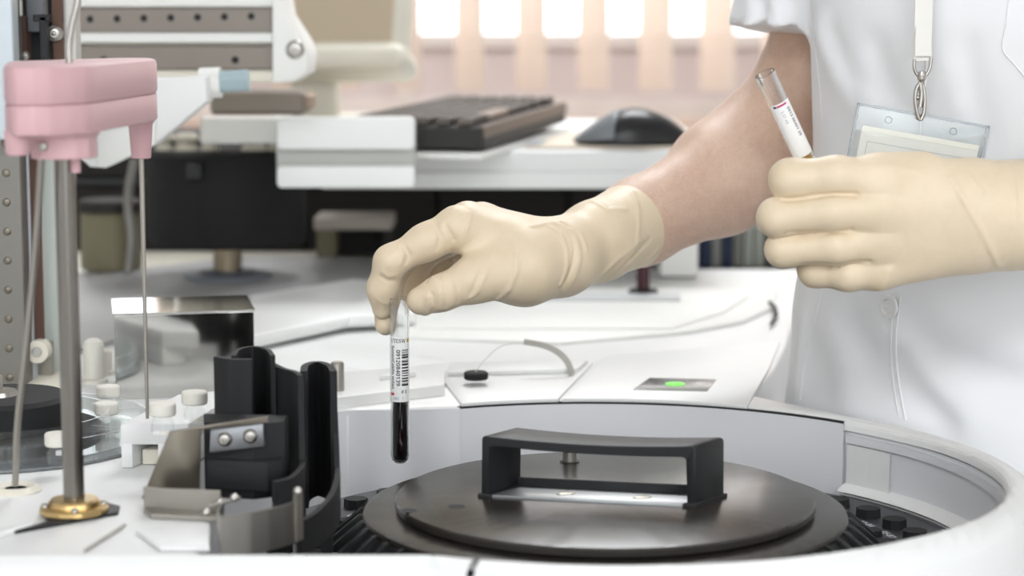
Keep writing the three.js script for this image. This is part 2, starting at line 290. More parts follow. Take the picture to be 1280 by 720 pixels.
  part(analyzer, 'painted_gap', poly([...arcPx(574, 704, 8).map(([x, z]) => [x, z + 0.001]), ...arcPx(704, 574, 8).map(([x, z]) => [x, z - 0.004])], DECK - 0.0035, DECK - 0.0009, 0.0003), M.rubber);  // dark strip painted in for the shaded gap along the access plate
  // rear covers
  part(analyzer, 'rear_cover', poly(W([490, 424], [700, 432], [860, 418], [930, 405], [965, 388], [972, 368], [945, 352], [870, 348], [490, 352]), DECK - 0.001, DECK + 0.0035, 0.0015), M.warmWhite);
  const E2 = DECK + 0.0035, W2 = (...p) => p.map(([x, y]) => { const q = onY(x, y, E2); return [q.x, q.z]; });
  part(analyzer, 'rear_tray', poly(W2([520, 412], [840, 412], [905, 392], [935, 372], [690, 376], [540, 374]), E2 - 0.001, E2 + 0.0018, 0.0006), M.warmWhite);
  part(analyzer, 'rear_bar', poly(W2([680, 379], [850, 379], [850, 372], [680, 372]), E2 + 0.001, E2 + 0.005, 0.0012), mat('#c9cbcb', 0.5));
  part(analyzer, 'painted_slot', poly(W2([962, 376], [971, 384], [973, 394], [967, 404], [961, 408], [966, 398], [967, 388], [960, 379]), E2, E2 + 0.0012, 0.0003), M.rubber);  // flat dark patch standing in for the shade inside a curved groove
  part(analyzer, 'raised_cover', poly(W([315, 442], [436, 416], [520, 412], [520, 372], [440, 366], [312, 388]), DECK + 0.004, DECK + 0.016, 0.005), M.white);
  part(analyzer, 'side_block', poly(W([416, 511], [556, 494], [556, 466], [410, 480]), DECK - 0.001, DECK + 0.0085, 0.0012), M.white);
  part(analyzer, 'block_rib', poly(W([475, 489], [520, 484], [520, 480], [475, 485]), DECK + 0.008, DECK + 0.0125, 0.001), M.white);
  { const p = onY(422, 488, DECK + 0.0085); part(analyzer, 'locating_pin', lathe([[0, 0.0225], [0.0042, 0.0225], [0.0052, 0.021], [0.0052, 0], [0, 0]], [p.x, p.y, p.z], 24), M.brushed, 'short steel pin'); }
  { const a = onY(390, 503, DECK + 0.0086), g = new THREE.Shape([[0, 0], [0.02, 0], [0.01, 0.016]].map(p => new THREE.Vector2(...p)));
    const sg = new THREE.ExtrudeGeometry(g, { depth: 0.0003, bevelEnabled: false }).rotateX(-Math.PI / 2), p = onY(482, 470, DECK + 0.0087); part(analyzer, 'warning_sticker', sg.clone().translate(p.x, p.y, p.z), mat('#e3c43c', 0.5), 'yellow triangular sticker'); }
  // status panel with its green lamp
  const L = [[812, 473], [895, 475], [884, 489], [792, 487]].map(([x, y]) => onY(x, y, DECK + 0.0024));
  const sp = part(analyzer, 'status_panel', poly(L.map(p => [p.x, p.z]), DECK + 0.0018, DECK + 0.003, 0.0003), mat('#7f8180', 0.22, 0.35), 'grey status panel');
  const lp = onY(844, 480, DECK + 0.0032);
  part(sp, 'green_led_lamp', new THREE.CylinderGeometry(0.0078, 0.0078, 0.0008, 28).translate(lp.x, lp.y, lp.z), mat('#4fdc3a', 0.4, 0, { emissive: new THREE.Color(0.25, 0.9, 0.08), emissiveIntensity: 1.0 }), 'lit green lamp');
  const gl = new THREE.PointLight(new THREE.Color(0.3, 1, 0.15), 0.0003, 0.5); gl.position.set(lp.x, lp.y + 0.004, lp.z); scene.add(gl);
  // front-left deck details
  const bp = W([18, 668], [60, 655], [50, 640], [92, 622], [150, 636], [148, 644]);
  part(analyzer, 'pole_plate', poly(bp, DECK, DECK + 0.0022, 0.0006), M.black);
  part(analyzer, 'deck_plate', poly(W([-60, 672], [10, 664], [44, 655], [42, 661], [18, 668], [-60, 690]), DECK, DECK + 0.003, 0.001), M.white);
  part(analyzer, 'hose_socket', lathe([[0.007, 0.002], [0.012, 0.004], [0.016, 0.001], [0.016, 0], [0.007, 0]], onY(20, 614, DECK).toArray(), 24), M.cream);
  const rp = [onY(106, 688, DECK + 0.002), onY(156, 656, DECK + 0.002)];
  part(analyzer, 'retaining_pin', cyl(rp[0], rp[1], 0.001), M.steel);
  const pl = W([200, 690], [262, 690], [262, 660], [170, 668]);
  part(analyzer, 'front_plate', poly(pl, DECK, DECK + 0.0035, 0.0012), M.white);
}
// black puck and grey hose on the rear plate
{ const p = onY(595, 474, DECK + 0.0062), t = thing('black_plug', 'small round black rubber plug with a thin wire on the white plate', 'plug', p.toArray());
  part(t, 'plug_body', lathe([[0, 0.0062], [0.0085, 0.0062], [0.0098, 0.005], [0.0098, 0.001], [0.009, 0], [0, 0]], p.toArray(), 32), M.blackMatt);
  const d = -p.z; part(t, 'wire', tube([onZ(594, 465, d), onZ(606, 450, d), onZ(624, 434, d), onZ(642, 429, d), onZ(655, 428, d + 0.01)], 0.00035, 30, 6), M.clearPlastic.clone()); t.children[1].material = mat('#d9dad6', 0.3);
  const q = onY(714, 466, DECK + 0.004), h = thing('grey_hose', 'short curved grey plastic hose rising from the deck plate', 'hose', q.toArray()), e = -q.z;
  part(h, 'hose_tube', tube([onZ(715, 467, e), onZ(709, 452, e), onZ(697, 440, e), onZ(680, 432, e), onZ(655, 427, e)], 0.0026, 40, 12), mat('#b9b8b0', 0.45));
}
// rotor with tube places around the lid
{ const Y = 0.897, t = thing('sample_carousel', 'dark sample rotor with black octagonal tube holders inside the round well', 'rotor', [CX, 0.8735, CZ]);
  const cv = document.createElement('canvas'); cv.width = cv.height = 2048; const c = cv.getContext('2d');
  c.fillStyle = '#3a3b40'; c.fillRect(0, 0, 2048, 2048); c.translate(1024, 1024); c.fillStyle = '#dfe3e6'; c.font = 'bold 30px sans-serif'; c.textAlign = 'center'; c.textBaseline = 'middle';
  const N = 40;
  for (let i = 0; i < N; i++) { c.save(); c.rotate((i + 0.5) / N * 2 * Math.PI); c.translate(0, 1024 * 0.2005 / 0.2405); c.rotate(Math.PI); c.fillText(String(i * 3 + 1) + '-' + String(i * 3 + 3), 0, 0); c.restore(); }
  const tx = new THREE.CanvasTexture(cv); tx.colorSpace = THREE.SRGBColorSpace;
  part(t, 'rotor_plate', lathe([[0.13, Y], [0.2415, Y], [0.2425, Y - 0.0015], [0.2425, 0.8735], [0.13, 0.8735]], [CX, 0, CZ], 90), M.charcoal);
  part(t, 'printed_ring', new THREE.RingGeometry(0.132, 0.2405, 90, 1).rotateX(-Math.PI / 2).translate(CX, Y + 0.0004, CZ), mat('#ffffff', 0.5, 0, { map: tx }));
  const oc = new THREE.CylinderGeometry(0.0084, 0.0088, 0.0065, 8).toNonIndexed(); oc.computeVertexNormals();
  const o2 = new THREE.CylinderGeometry(0.0065, 0.007, 0.004, 8).toNonIndexed(); o2.computeVertexNormals();
  for (let i = 0; i < N; i++) {
    const a = i / N * 2 * Math.PI, [x, z] = onC(a, 0.213), [u, v] = onC(a + Math.PI / N, 0.189);
    part(t, 'tube_holder', oc.clone().rotateY(a).translate(x, Y + 0.0036, z), M.blackMatt);
    part(t, 'tube_holder', o2.clone().rotateY(a).translate(u, Y + 0.0026, v), M.blackMatt);
  }
}
// lid with its handle
{ const LY = 0.9362, t = thing('rotor_lid', 'round matt black rotor lid with a ribbed skirt and carrying handle', 'lid', [CX, 0.9, CZ]);
  part(t, 'disc', lathe([[0, LY], [0.1335, LY], [0.1358, LY - 0.0006], [0.1368, LY - 0.002], [0.1368, LY - 0.0055], [0.134, LY - 0.008], [0, LY - 0.008]], [CX, 0, CZ], 128, 0.5), M.lid);
  part(t, 'flange', lathe([[0.13, LY - 0.008], [0.1545, LY - 0.0085], [0.1572, LY - 0.0095], [0.158, LY - 0.0115], [0.1572, LY - 0.014], [0.13, LY - 0.014]], [CX, 0, CZ], 128, 0.5), M.lid);
  const sk = part(t, 'skirt', lathe([[0.156, LY - 0.012], [0.16, LY - 0.016], [0.175, 0.9055], [0.175, 0.9045], [0.169, 0.9045], [0.1545, LY - 0.014]], [CX, 0, CZ], 128, 0.5), M.black);
  const rb = toCreasedNormals(plate([[0.1565, LY - 0.0115], [0.161, LY - 0.0125], [0.1795, 0.908], [0.1795, 0.9045], [0.173, 0.9045], [0.1565, LY - 0.018]], 0.0034, 0.0005), 0.5);
  for (let i = 0; i < 52; i++) part(sk, 'rib', rb.clone().translate(0, 0, 0.0016).rotateY(i / 52 * 2 * Math.PI + 0.03).translate(CX, 0, CZ), M.black);
  // handle: a flat frame swept from front to back
  const FL = onY(601, 621, LY), FR = onY(869, 634, LY), L = FL.distanceTo(FR), yaw = -Math.atan2(FR.z - FL.z, FR.x - FL.x), H = 0.0405, dp = 0.0315;
  const s = new THREE.Shape(); s.moveTo(0, 0); s.lineTo(0.0005, H - 0.003); s.quadraticCurveTo(0.0005, H, 0.0035, H); s.quadraticCurveTo(L / 2, H - 0.0052, L - 0.0035, H - 0.0008); s.quadraticCurveTo(L - 0.0005, H - 0.001, L - 0.0003, H - 0.004); s.lineTo(L, 0); s.lineTo(L - 0.0055, 0); s.lineTo(L - 0.0065, H - 0.0115); s.quadraticCurveTo(L - 0.0065, H - 0.0085, L - 0.01, H - 0.0085); s.quadraticCurveTo(L / 2, H - 0.0108, 0.0085, H - 0.0068); s.quadraticCurveTo(0.0055, H - 0.0068, 0.0055, H - 0.01); s.lineTo(0.005, 0);
  const skew = new THREE.Matrix4().makeShear(0, 0, 0, 0, -0.48, 0), place = (g) => toCreasedNormals((g.index ? g.toNonIndexed() : g).applyMatrix4(skew), 0.6).rotateY(yaw).translate(FL.x, LY, FL.z);
  const hg = toCreasedNormals(new THREE.ExtrudeGeometry(s, { depth: dp - 0.002, bevelEnabled: true, bevelSize: 0.0009, bevelOffset: -0.0009, bevelThickness: 0.001, bevelSegments: 2, curveSegments: 14 }), 0.6).translate(0, 0, -dp + 0.001);
  const hd = part(t, 'handle', place(hg), M.black);
  part(hd, 'rear_bar', place(box(0.004, 0, -dp, L - 0.004, 0.0075, -dp + 0.003, 0.0006)), M.black);
  part(hd, 'foot', place(box(-0.0015, -0.0005, -dp - 0.0015, 0.0075, 0.0025, 0.0015, 0.0008)), M.black);
  part(hd, 'foot', place(box(L - 0.0075, -0.0005, -dp - 0.0015, L + 0.0015, 0.0025, 0.0015, 0.0008)), M.black);
  const pl = part(t, 'handle_plate', place(box(0.006, -0.0005, -dp + 0.004, L - 0.006, 0.0016, 0.0, 0.0005)), M.alu, 'aluminium plate under the handle');
  for (const k of [0.34, 0.7]) part(pl, 'screw', place(screw(V(L * k, 0.0016, -0.013), V(0, 1, 0), 0.0052, 0.0014)), M.brushed);
  const p = onY(712, 577, LY); part(t, 'centre_pin', lathe([[0, 0.011], [0.0042, 0.011], [0.0048, 0.0104], [0.0048, 0], [0, 0]], p.toArray(), 24), M.brushed, 'grey metal pin');
  part(t, 'pin_seat', lathe([[0.0048, 0.0006], [0.0068, 0.0004], [0.007, 0], [0.0048, 0]], p.toArray(), 24), M.black);
  for (const [x, y] of [[511, 638], [571, 633]]) { const q = onY(x, y, LY); part(t, 'painted_hole', lathe([[0, 0.0002], [0.005, 0.0003], [0.0055, 0]], q.toArray(), 24), M.rubber); }  // flat dark discs painting the shade inside two lid holes
}
// sampling arm
{ const b = onY(93, 640, DECK + 0.002), t = thing('sampling_arm', 'pink sampling arm on a steel pole with a thin downward needle', 'sampling arm', [b.x, DECK + 0.0022, b.z]);
  const bf = part(t, 'base_flange', lathe([[0, 0.0085], [0.0085, 0.0085], [0.0135, 0.0082], [0.0148, 0.0068], [0.0152, 0.0042], [0.0192, 0.004], [0.0203, 0.003], [0.0205, 0.0008], [0.0198, 0], [0, 0]], [b.x, DECK + 0.0022, b.z], 48), M.brass, 'brass flange');
  for (let k = 0; k < 4; k++) { const a = -1.35 + k * Math.PI / 2; part(bf, 'screw', screw(V(b.x + 0.0172 * Math.cos(a), DECK + 0.006, b.z - 0.0172 * Math.sin(a)), V(0, 1, 0), 0.0026, 0.0024), M.steel); }
  part(t, 'pole', cyl(V(b.x, DECK + 0.008, b.z), V(b.x, 1.185, b.z), 0.0062, 0.0062, 32), mat('#8e8a84', 0.24, 1));
  const top = [[xAt(15, 1.18), -1.18], [xAt(30, 1.172), -1.173], [xAt(60, 1.176), -1.176], [xAt(115, 1.2), -1.2], [xAt(203, 1.355), -1.345], [xAt(203, 1.37) - 0.001, -1.372], [-0.243, -1.388], [-0.262, -1.386], [xAt(14, 1.29), -1.29], [xAt(10, 1.2), -1.2]];
  const round = (P) => { for (let r = 0; r < 3; r++) P = P.flatMap((p, i) => { const q = P[(i + 1) % P.length], w = Math.min(0.25, 0.006 / (Math.hypot(q[0] - p[0], q[1] - p[1]) + 1e-9)); return [[p[0] + (q[0] - p[0]) * w, p[1] + (q[1] - p[1]) * w], [q[0] + (p[0] - q[0]) * w, q[1] + (p[1] - q[1]) * w]]; }); return P; };
  const plan = round(top), sh = (k) => plan.map(([x, z]) => [-0.262 + (x + 0.262) * k, -1.27 + (z + 1.27) * k]);
  part(t, 'upper_shell', poly(plan, 1.1963, 1.219, 0.003), M.pink, 'pink upper shell');
  part(t, 'lower_shell', poly(sh(0.992), 1.1795, 1.1967, 0.0012), M.pink, 'pink lower shell');
    part(t, 'pole_boss', lathe([[0.0066, 0.0005], [0.0185, 0], [0.0192, 0.0008], [0.0192, 0.012], [0.022, 0.016], [0, 0.016]], [b.x, 1.1645, b.z], 40), M.pink);
  part(t, 'side_boss', lathe([[0, 0], [0.006, 0], [0.0072, 0.002], [0.0075, 0.014], [0, 0.014]], [xAt(26, 1.19), 1.168, -1.19], 24), M.pink);
  part(t, 'hose_nub', lathe([[0, 0], [0.0028, 0], [0.003, 0.001], [0.003, 0.012], [0, 0.012]], [xAt(97, 1.215), 1.156, -1.215], 16), M.pink);
  const sc = onZ(54, 183, b.z * -1 - 0.0188); part(t, 'screw', screw(sc, V(0, 0, 1), 0.0028, 0.002), M.steel);
  const nz = [xAt(179, 1.355), -1.355];
  part(t, 'nozzle', lathe([[0, 0], [0.0058, 0], [0.0064, 0.0006], [0.0078, 0.022], [0.0115, 0.0275], [0, 0.0275]], [nz[0], 1.1545, nz[1]], 24), M.pink);
  part(t, 'needle', cyl(V(nz[0], 0.982, nz[1]), V(nz[0], 1.156, nz[1]), 0.0011, 0.0018, 14), M.brushed, 'thin steel needle');
  part(t, 'supply_tube', tube([onZ(87, 82, 1.25), onZ(86, 60, 1.25), onZ(90, 32, 1.25), onZ(97, 2, 1.25), onZ(98, -40, 1.25), onZ(96, -120, 1.25)], 0.0021, 30, 10), M.steel, 'bent steel tube');
  part(t, 'drain_tube', tube([onZ(52, 188, 1.205), onZ(50, 225, 1.21), onZ(45, 300, 1.22), onZ(33, 430, 1.235), onZ(22, 530, 1.25), onZ(19, 606, 1.268)], 0.0021, 50, 10), M.brushed, 'slanting steel tube');
}
// tube gate at the left of the well
{ const t = thing('tube_gate', 'black plastic tube gate with curved walls and steel strips beside the round well', 'tube gate', [-0.15, 0.9, -1.25]);
  const Z = (px, d) => [xAt(px, d), -d];
  const y = yAt;
  part(t, 'block', poly([Z(250, 1.262), Z(312, 1.255), Z(352, 1.265), Z(358, 1.285), Z(250, 1.29)], 0.9505, y(528, 1.26), 0.0015), M.blackMatt);
  part(t, 'block_cover', poly([Z(253, 1.257), Z(330, 1.25), Z(348, 1.258), Z(350, 1.268), Z(253, 1.268)], y(612, 1.255), y(575, 1.255), 0.001), M.blackMatt);
  const sp = part(t, 'screw_plate', plate([[262, 566], [263, 538], [329, 530], [330, 558]].map(([a, b]) => { const p = onZ(a, b, 1.2525); return [p.x, p.y]; }), 0.006).translate(0, 0, -1.2525), mat('#8f9194', 0.35, 0.9), 'grey steel plate');
  for (const [a, b] of [[281, 549], [313, 545]]) part(sp, 'screw', screw(onZ(a, b, 1.2525), V(0, 0, 1), 0.0046, 0.0042), M.steel);
  part(t, 'back_panel', wallPath([Z(267, 1.31), Z(288, 1.3), Z(312, 1.3)], 0.951, y(447, 1.305), 0.004), M.blackMatt);
  part(t, 'half_pipe', wallPath([Z(289, 1.32), Z(296, 1.345), Z(314, 1.357), Z(332, 1.345), Z(339, 1.32)], 0.951, y(438, 1.34), 0.003), M.blackMatt);
  part(t, 'guide_wall', wallPath([Z(338, 1.335), Z(352, 1.315), Z(369, 1.3), Z(374, 1.27), Z(360, 1.235), Z(338, 1.222)], 0.931, y(598, 1.23), 0.0035, k => k < 0.5 ? (y(462, 1.31) - y(598, 1.23)) * Math.min(1, (0.5 - k) * 22) : 0), M.blackMatt);
  part(t, 'guide_post', wallPath([Z(377, 1.318), Z(380, 1.342), Z(394, 1.355), Z(409, 1.342), Z(415, 1.318)], 0.93, y(455, 1.345), 0.0045), M.blackMatt);
  part(t, 'outer_wall', wallPath([Z(415, 1.335), Z(418, 1.31), Z(418, 1.285), Z(410, 1.25), Z(392, 1.22), Z(368, 1.2)], 0.931, y(590, 1.28), 0.0035, k => k < 0.2 ? (0.2 - k) * 0.22 : -0.012 * k), M.blackMatt);
  part(t, 'foot', poly([Z(396, 1.262), Z(411, 1.266), Z(412, 1.28), Z(398, 1.28)], 0.912, 0.933, 0.001), M.blackMatt);
  part(t, 'steel_strip', wallPath([Z(372, 1.195), Z(350, 1.18), Z(318, 1.166), Z(288, 1.157), Z(268, 1.152)], 0.941, 0.9655, 0.0012), M.steel, 'bent bright steel strip');
  part(t, 'strip_end', wallPath([Z(268, 1.152), Z(266, 1.165), Z(272, 1.185)], 0.951, 0.9655, 0.0012), M.steel);
  part(t, 'strip_holder', wallPath([Z(372, 1.1935), Z(368, 1.191), Z(364, 1.1885)], 0.942, 0.969, 0.0026), M.brushed);
  const pt = (px, py, d) => onZ(px, py, d);
  const flap = (() => { const A = [[178, 622, 1.25], [213, 538, 1.247], [336, 519, 1.252], [336, 527, 1.252], [252, 536, 1.249], [250, 612, 1.253]].map(([a, b]) => { const p = onZ(a, b, 1.25); return [p.x, p.y]; }); return plate(A, 0.0022, 0.0005).translate(0, 0, -1.247); })();
  part(t, 'steel_flap', flap, M.darkSteel, 'dark brushed steel flap');
  part(t, 'hinge_bracket', wallPath([Z(173, 1.225), Z(200, 1.221), Z(250, 1.216), Z(270, 1.214)], 0.9505, 0.966, 0.0025), M.brushed, 'folded steel bracket');
  part(t, 'hinge_base', poly([Z(172, 1.222), Z(268, 1.212), Z(274, 1.2), Z(180, 1.208)], 0.9502, 0.9535, 0.0006), M.brushed);
  for (const [a, b, d] of [[293, 622, 1.2], [276, 628, 1.205], [258, 640, 1.204], [372, 614, 1.19]]) part(t, 'bolt', screw(onZ(a, b, d), V(0.2, 0.4, 1), 0.0026, 0.003), M.steel);
  part(t, 'link_rod', cyl(onZ(262, 632, 1.205), onZ(300, 622, 1.2), 0.0013), M.steel);
}
// polished steel box
{ const a = onY(145, 500, DECK), b = V(xAt(316, 1.612), DECK, -1.612), H = yAt(384, 1.625) - DECK, yaw = -Math.atan2(b.z - a.z, b.x - a.x), L = a.distanceTo(b);
  const t = thing('steel_box', 'mirror-polished steel box standing behind the reagent bottles', 'box', [(a.x + b.x) / 2, DECK, (a.z + b.z) / 2]);
  part(t, 'box_body', box(0, 0, -0.085, L, H - 0.0012, 0, 0.0008).rotateY(yaw).translate(a.x, DECK, a.z), M.mirror);
  part(t, 'box_top', box(-0.001, H - 0.0012, -0.086, L + 0.001, H, 0.001, 0.0005).rotateY(yaw).translate(a.x, DECK, a.z), M.mirror);
}
// white cover block under the needle
{ const W = (...p) => p.map(([x, y]) => { const q = onY(x, y, 0.98); return [q.x, q.z]; });
  const t = thing('cover_block', 'white plastic cover block under the needle', 'cover', [-0.24, DECK, -1.4]);
  const q = W([151, 530], [235, 530], [275, 505], [275, 488], [222, 493]);
  part(t, 'cover_top', poly(q, 0.966, 0.98, 0.0012), M.white);
  part(t, 'side_leg', poly([q[0], [q[0][0] + 0.007, q[0][1]], [q[0][0] + 0.04, q[4][1]], q[4]], DECK + 0.0005, 0.967, 0.0008), M.white);
  part(t, 'side_leg', poly([[q[1][0] - 0.02, q[1][1]], q[1], q[2], [q[2][0] - 0.02, q[2][1]]], DECK + 0.0005, 0.967, 0.0008), M.white);
  part(t, 'inner_block', poly([[q[0][0] + 0.012, q[0][1] - 0.01], [q[1][0] - 0.01, q[1][1] - 0.01], [q[1][0], q[1][1] - 0.05], [q[0][0] + 0.03, q[0][1] - 0.05]], DECK + 0.0005, 0.961, 0.001), M.cream);
}
// reagent rotor and bottles
const RGX = -0.357, RGZ = -1.43;
{ const t = thing('reagent_rotor', 'black reagent rotor disc inside a clear plastic rack', 'rotor', [RGX, DECK, RGZ]), at = [RGX, 0, RGZ];
  part(t, 'disc', lathe([[0, 0.984], [0.044, 0.984], [0.047, 0.981], [0.0475, 0.962], [0.068, 0.9615], [0.0705, 0.9595], [0.071, 0.9505], [0, 0.9505]], at, 64, 0.5), M.blackMatt);
  part(t, 'hub', lathe([[0, 0.998], [0.004, 0.998], [0.0045, 0.997], [0.0045, 0.988], [0.014, 0.987], [0.015, 0.984], [0, 0.984]], [RGX - 0.003, 0, RGZ], 32), M.steel);
  part(t, 'rack_ring', lathe([[0.0735, 0.951], [0.0735, 0.972], [0.0745, 0.972], [0.0745, 0.956], [0.1, 0.956], [0.1, 0.968], [0.101, 0.968], [0.101, 0.951]], at, 64, 0.4), M.clearPlastic, 'clear plastic ring');
  part(t, 'rack_base', lathe([[0.072, 0.9525], [0.104, 0.9525], [0.104, 0.9508], [0.072, 0.9508]], at, 64, 0.4), mat('#8b9092', 0.25, 0.6));
  for (let k = 0; k < 16; k++) { const a = k / 16 * 2 * Math.PI; part(t, 'divider', box(0.0745, 0.956, -0.0005, 0.1, 0.968, 0.0005, 0.0002).rotateY(a).translate(RGX, 0, RGZ), M.clearPlastic); }
  const lo = thing('reagent_bottle', '', 'bottle', [0, 0, 0], 'white-capped clear reagent bottles'); lo.userData.label = 'proto';
  part(lo, 'bottle_body', lathe([[0, 0.0005], [0.0068, 0.0005], [0.0075, 0.0015], [0.0075, 0.007], [0.006, 0.01], [0.006, 0.0125]], [0, 0, 0], 24, 0.5), M.clearPlastic);
  part(lo, 'cap', lathe([[0, 0.0205], [0.0078, 0.0205], [0.0086, 0.0195], [0.0086, 0.013], [0.0078, 0.012], [0, 0.012]], [0, 0, 0], 28, 0.5), M.capWhite, 'white screw cap');
  const spots = [[72, 541, 0.9765, 'reagent bottle in the clear rack close to the steel pole'], [133, 503, 0.9735, 'reagent bottle in the rack beside the white cover block'], [135, 482, 0.9735, 'reagent bottle in the rack right before the steel box'], [203, 503, 1.001, 'reagent bottle on the cover block below the needle'], [243, 489, 1.001, 'reagent bottle on the cover block next to the black gate']];
  spots.forEach(([x, y, h, lab], i) => { const p = onY(x, y, h), o = i ? lo.clone() : lo; if (i) { o.name = numbered('reagent_bottle'); scene.add(o); } o.position.set(p.x, h - 0.0205, p.z); o.userData = { label: 'white-capped clear ' + lab, category: 'bottle', group: 'white-capped clear reagent bottles' }; });
  // pale sample cups by the belt pulley
  [[118, 478, 0.0085, 0.036], [132, 468, 0.006, 0.022]].forEach(([x, y, r, h], i) => { const p = onY(x, y, DECK), c = thing(i ? 'cuvette' : 'sample_cup', i ? 'small pale cuvette beside the domed white cup' : 'tall domed white plastic cup behind the steel pole', 'cup', p.toArray());
    part(c, 'cup_body', lathe([[0, h], [r * 0.5, h], [r * 0.85, h * 0.94], [r, h * 0.85], [r, 0.004], [r * 1.3, 0.003], [r * 1.3, 0], [0, 0]], p.toArray(), 24, 0.7), M.capWhite); });
}
// upright linear guide with belt at the left
{ const d = 1.66, t = thing('linear_guide', 'upright steel linear guide with brown belt and cream pulley', 'linear guide', [xAt(30, d), DECK, -d]);
  const b0 = DECK, col = (a, c, y0, y1, dd, th, m, n, r, l) => { const p = onZ(a, y1, dd), q = onZ(c, y0, dd); return part(t, n, box(p.x, Math.max(p.y, b0), -dd - th, q.x, q.y, -dd, r), m, l); };
  col(-40, 13, -60, 175, d - 0.05, 0.02, mat('#c3cbd0', 0.35, 0.3), 'side_panel', 0.002, 'pale blue-grey panel');
  const rl = part(t, 'rail', (() => { const p = onZ(-10, 470, d - 0.02), q = onZ(18, -40, d - 0.02); return box(p.x, DECK, -d, q.x, q.y, -d + 0.02, 0.0015); })(), mat('#807d77', 0.4, 0.8), 'steel rail');
  for (let k = 0; k < 10; k++) part(rl, 'screw', screw(onZ(7 + k * 0.6, 180 + k * 36.5, d - 0.02), V(0, 0, 1), 0.0032, 0.0012), M.darkSteel);
  col(16, 27, 170, 480, d, 0.01, M.black, 'scale_strip', 0.0005, 'black strip');
  col(27, 35, 190, 480, d + 0.002, 0.012, mat('#cfd3da', 0.4), 'white_strip', 0.0005);
  const bl = col(36, 48, 188, 438, d + 0.005, 0.004, M.belt, 'belt', 0.0003, 'brown toothed belt');
  col(49, 78, 195, 470, d + 0.04, 0.03, mat('#cfd6cf', 0.5), 'back_panel', 0.002, 'pale green-grey panel');
  const c = onZ(46, 440, d - 0.008), pw = lathe([[0.0025, 0], [0.0088, 0], [0.0092, 0.0015], [0.0085, 0.004], [0.0085, 0.012], [0.0092, 0.014], [0.0092, 0.016], [0.0025, 0.016]], [0, 0, 0], 32, 0.5).rotateX(Math.PI / 2).translate(c.x, c.y, c.z - 0.016);
  const pu = part(t, 'pulley', pw, M.cream, 'cream pulley'); part(pu, 'axle', cyl(V(c.x, c.y, c.z - 0.03), V(c.x, c.y, c.z + 0.001), 0.0042, 0.0042, 20), M.steel);
  part(t, 'axle_bracket', box(c.x - 0.006, DECK, c.z - 0.035, c.x + 0.006, c.y + 0.004, c.z - 0.026, 0.001), M.brushed);
  // motor mechanism behind the pink head
  const mo = (a, b, e, f, dd, th, m, n) => part(t, n, boxPx(a, b, e, f, dd, th, 0.001), m);
  mo(13, -60, 66, 190, d + 0.035, 0.02, M.charcoal, 'mount_plate'); mo(24, 20, 32, 100, d + 0.01, 0.02, M.belt, 'belt'); mo(50, 20, 58, 75, d - 0.012, 0.01, M.black, 'lever'); mo(41, 18, 61, 27, d - 0.012, 0.012, M.black, 'lever_head');
  mo(34, -60, 52, 40, d + 0.012, 0.02, mat('#75777c', 0.4, 0.4), 'motor_can'); mo(66, -60, 76, 75, d + 0.005, 0.004, M.belt, 'belt'); mo(78, -60, 92, 190, d + 0.012, 0.02, mat('#c6c4bf', 0.4, 0.3), 'frame_bar');
  part(t, 'bolt', screw(onZ(69, 42, d + 0.004), V(0, 0, 1), 0.0065, 0.006), M.steel); part(t, 'bolt', screw(onZ(31, 70, d - 0.001), V(0, 0, 1), 0.004, 0.004), M.steel);
  mo(14, 28, 22, 75, d - 0.006, 0.006, M.capWhite, 'connector'); mo(17, 0, 26, 20, d - 0.006, 0.006, M.capWhite, 'connector');
  part(t, 'floor_shelf', poly([[xAt(-80, 1.6), -1.6], [xAt(75, 1.6), -1.6], [xAt(85, 1.78), -1.78], [xAt(-80, 1.78), -1.78]], DECK + 0.0003, DECK + 0.004, 0.001), M.cream);
}
{ const p = onY(-2, 455, DECK + 0.004), t = thing('dome_cap', 'small white domed cap beside the steel rail', 'cap', p.toArray()); part(t, 'knob_body', lathe([[0, 0.016], [0.005, 0.0155], [0.0068, 0.013], [0.0072, 0.002], [0.0065, 0], [0, 0]], p.toArray(), 24, 0.8), M.capWhite); }

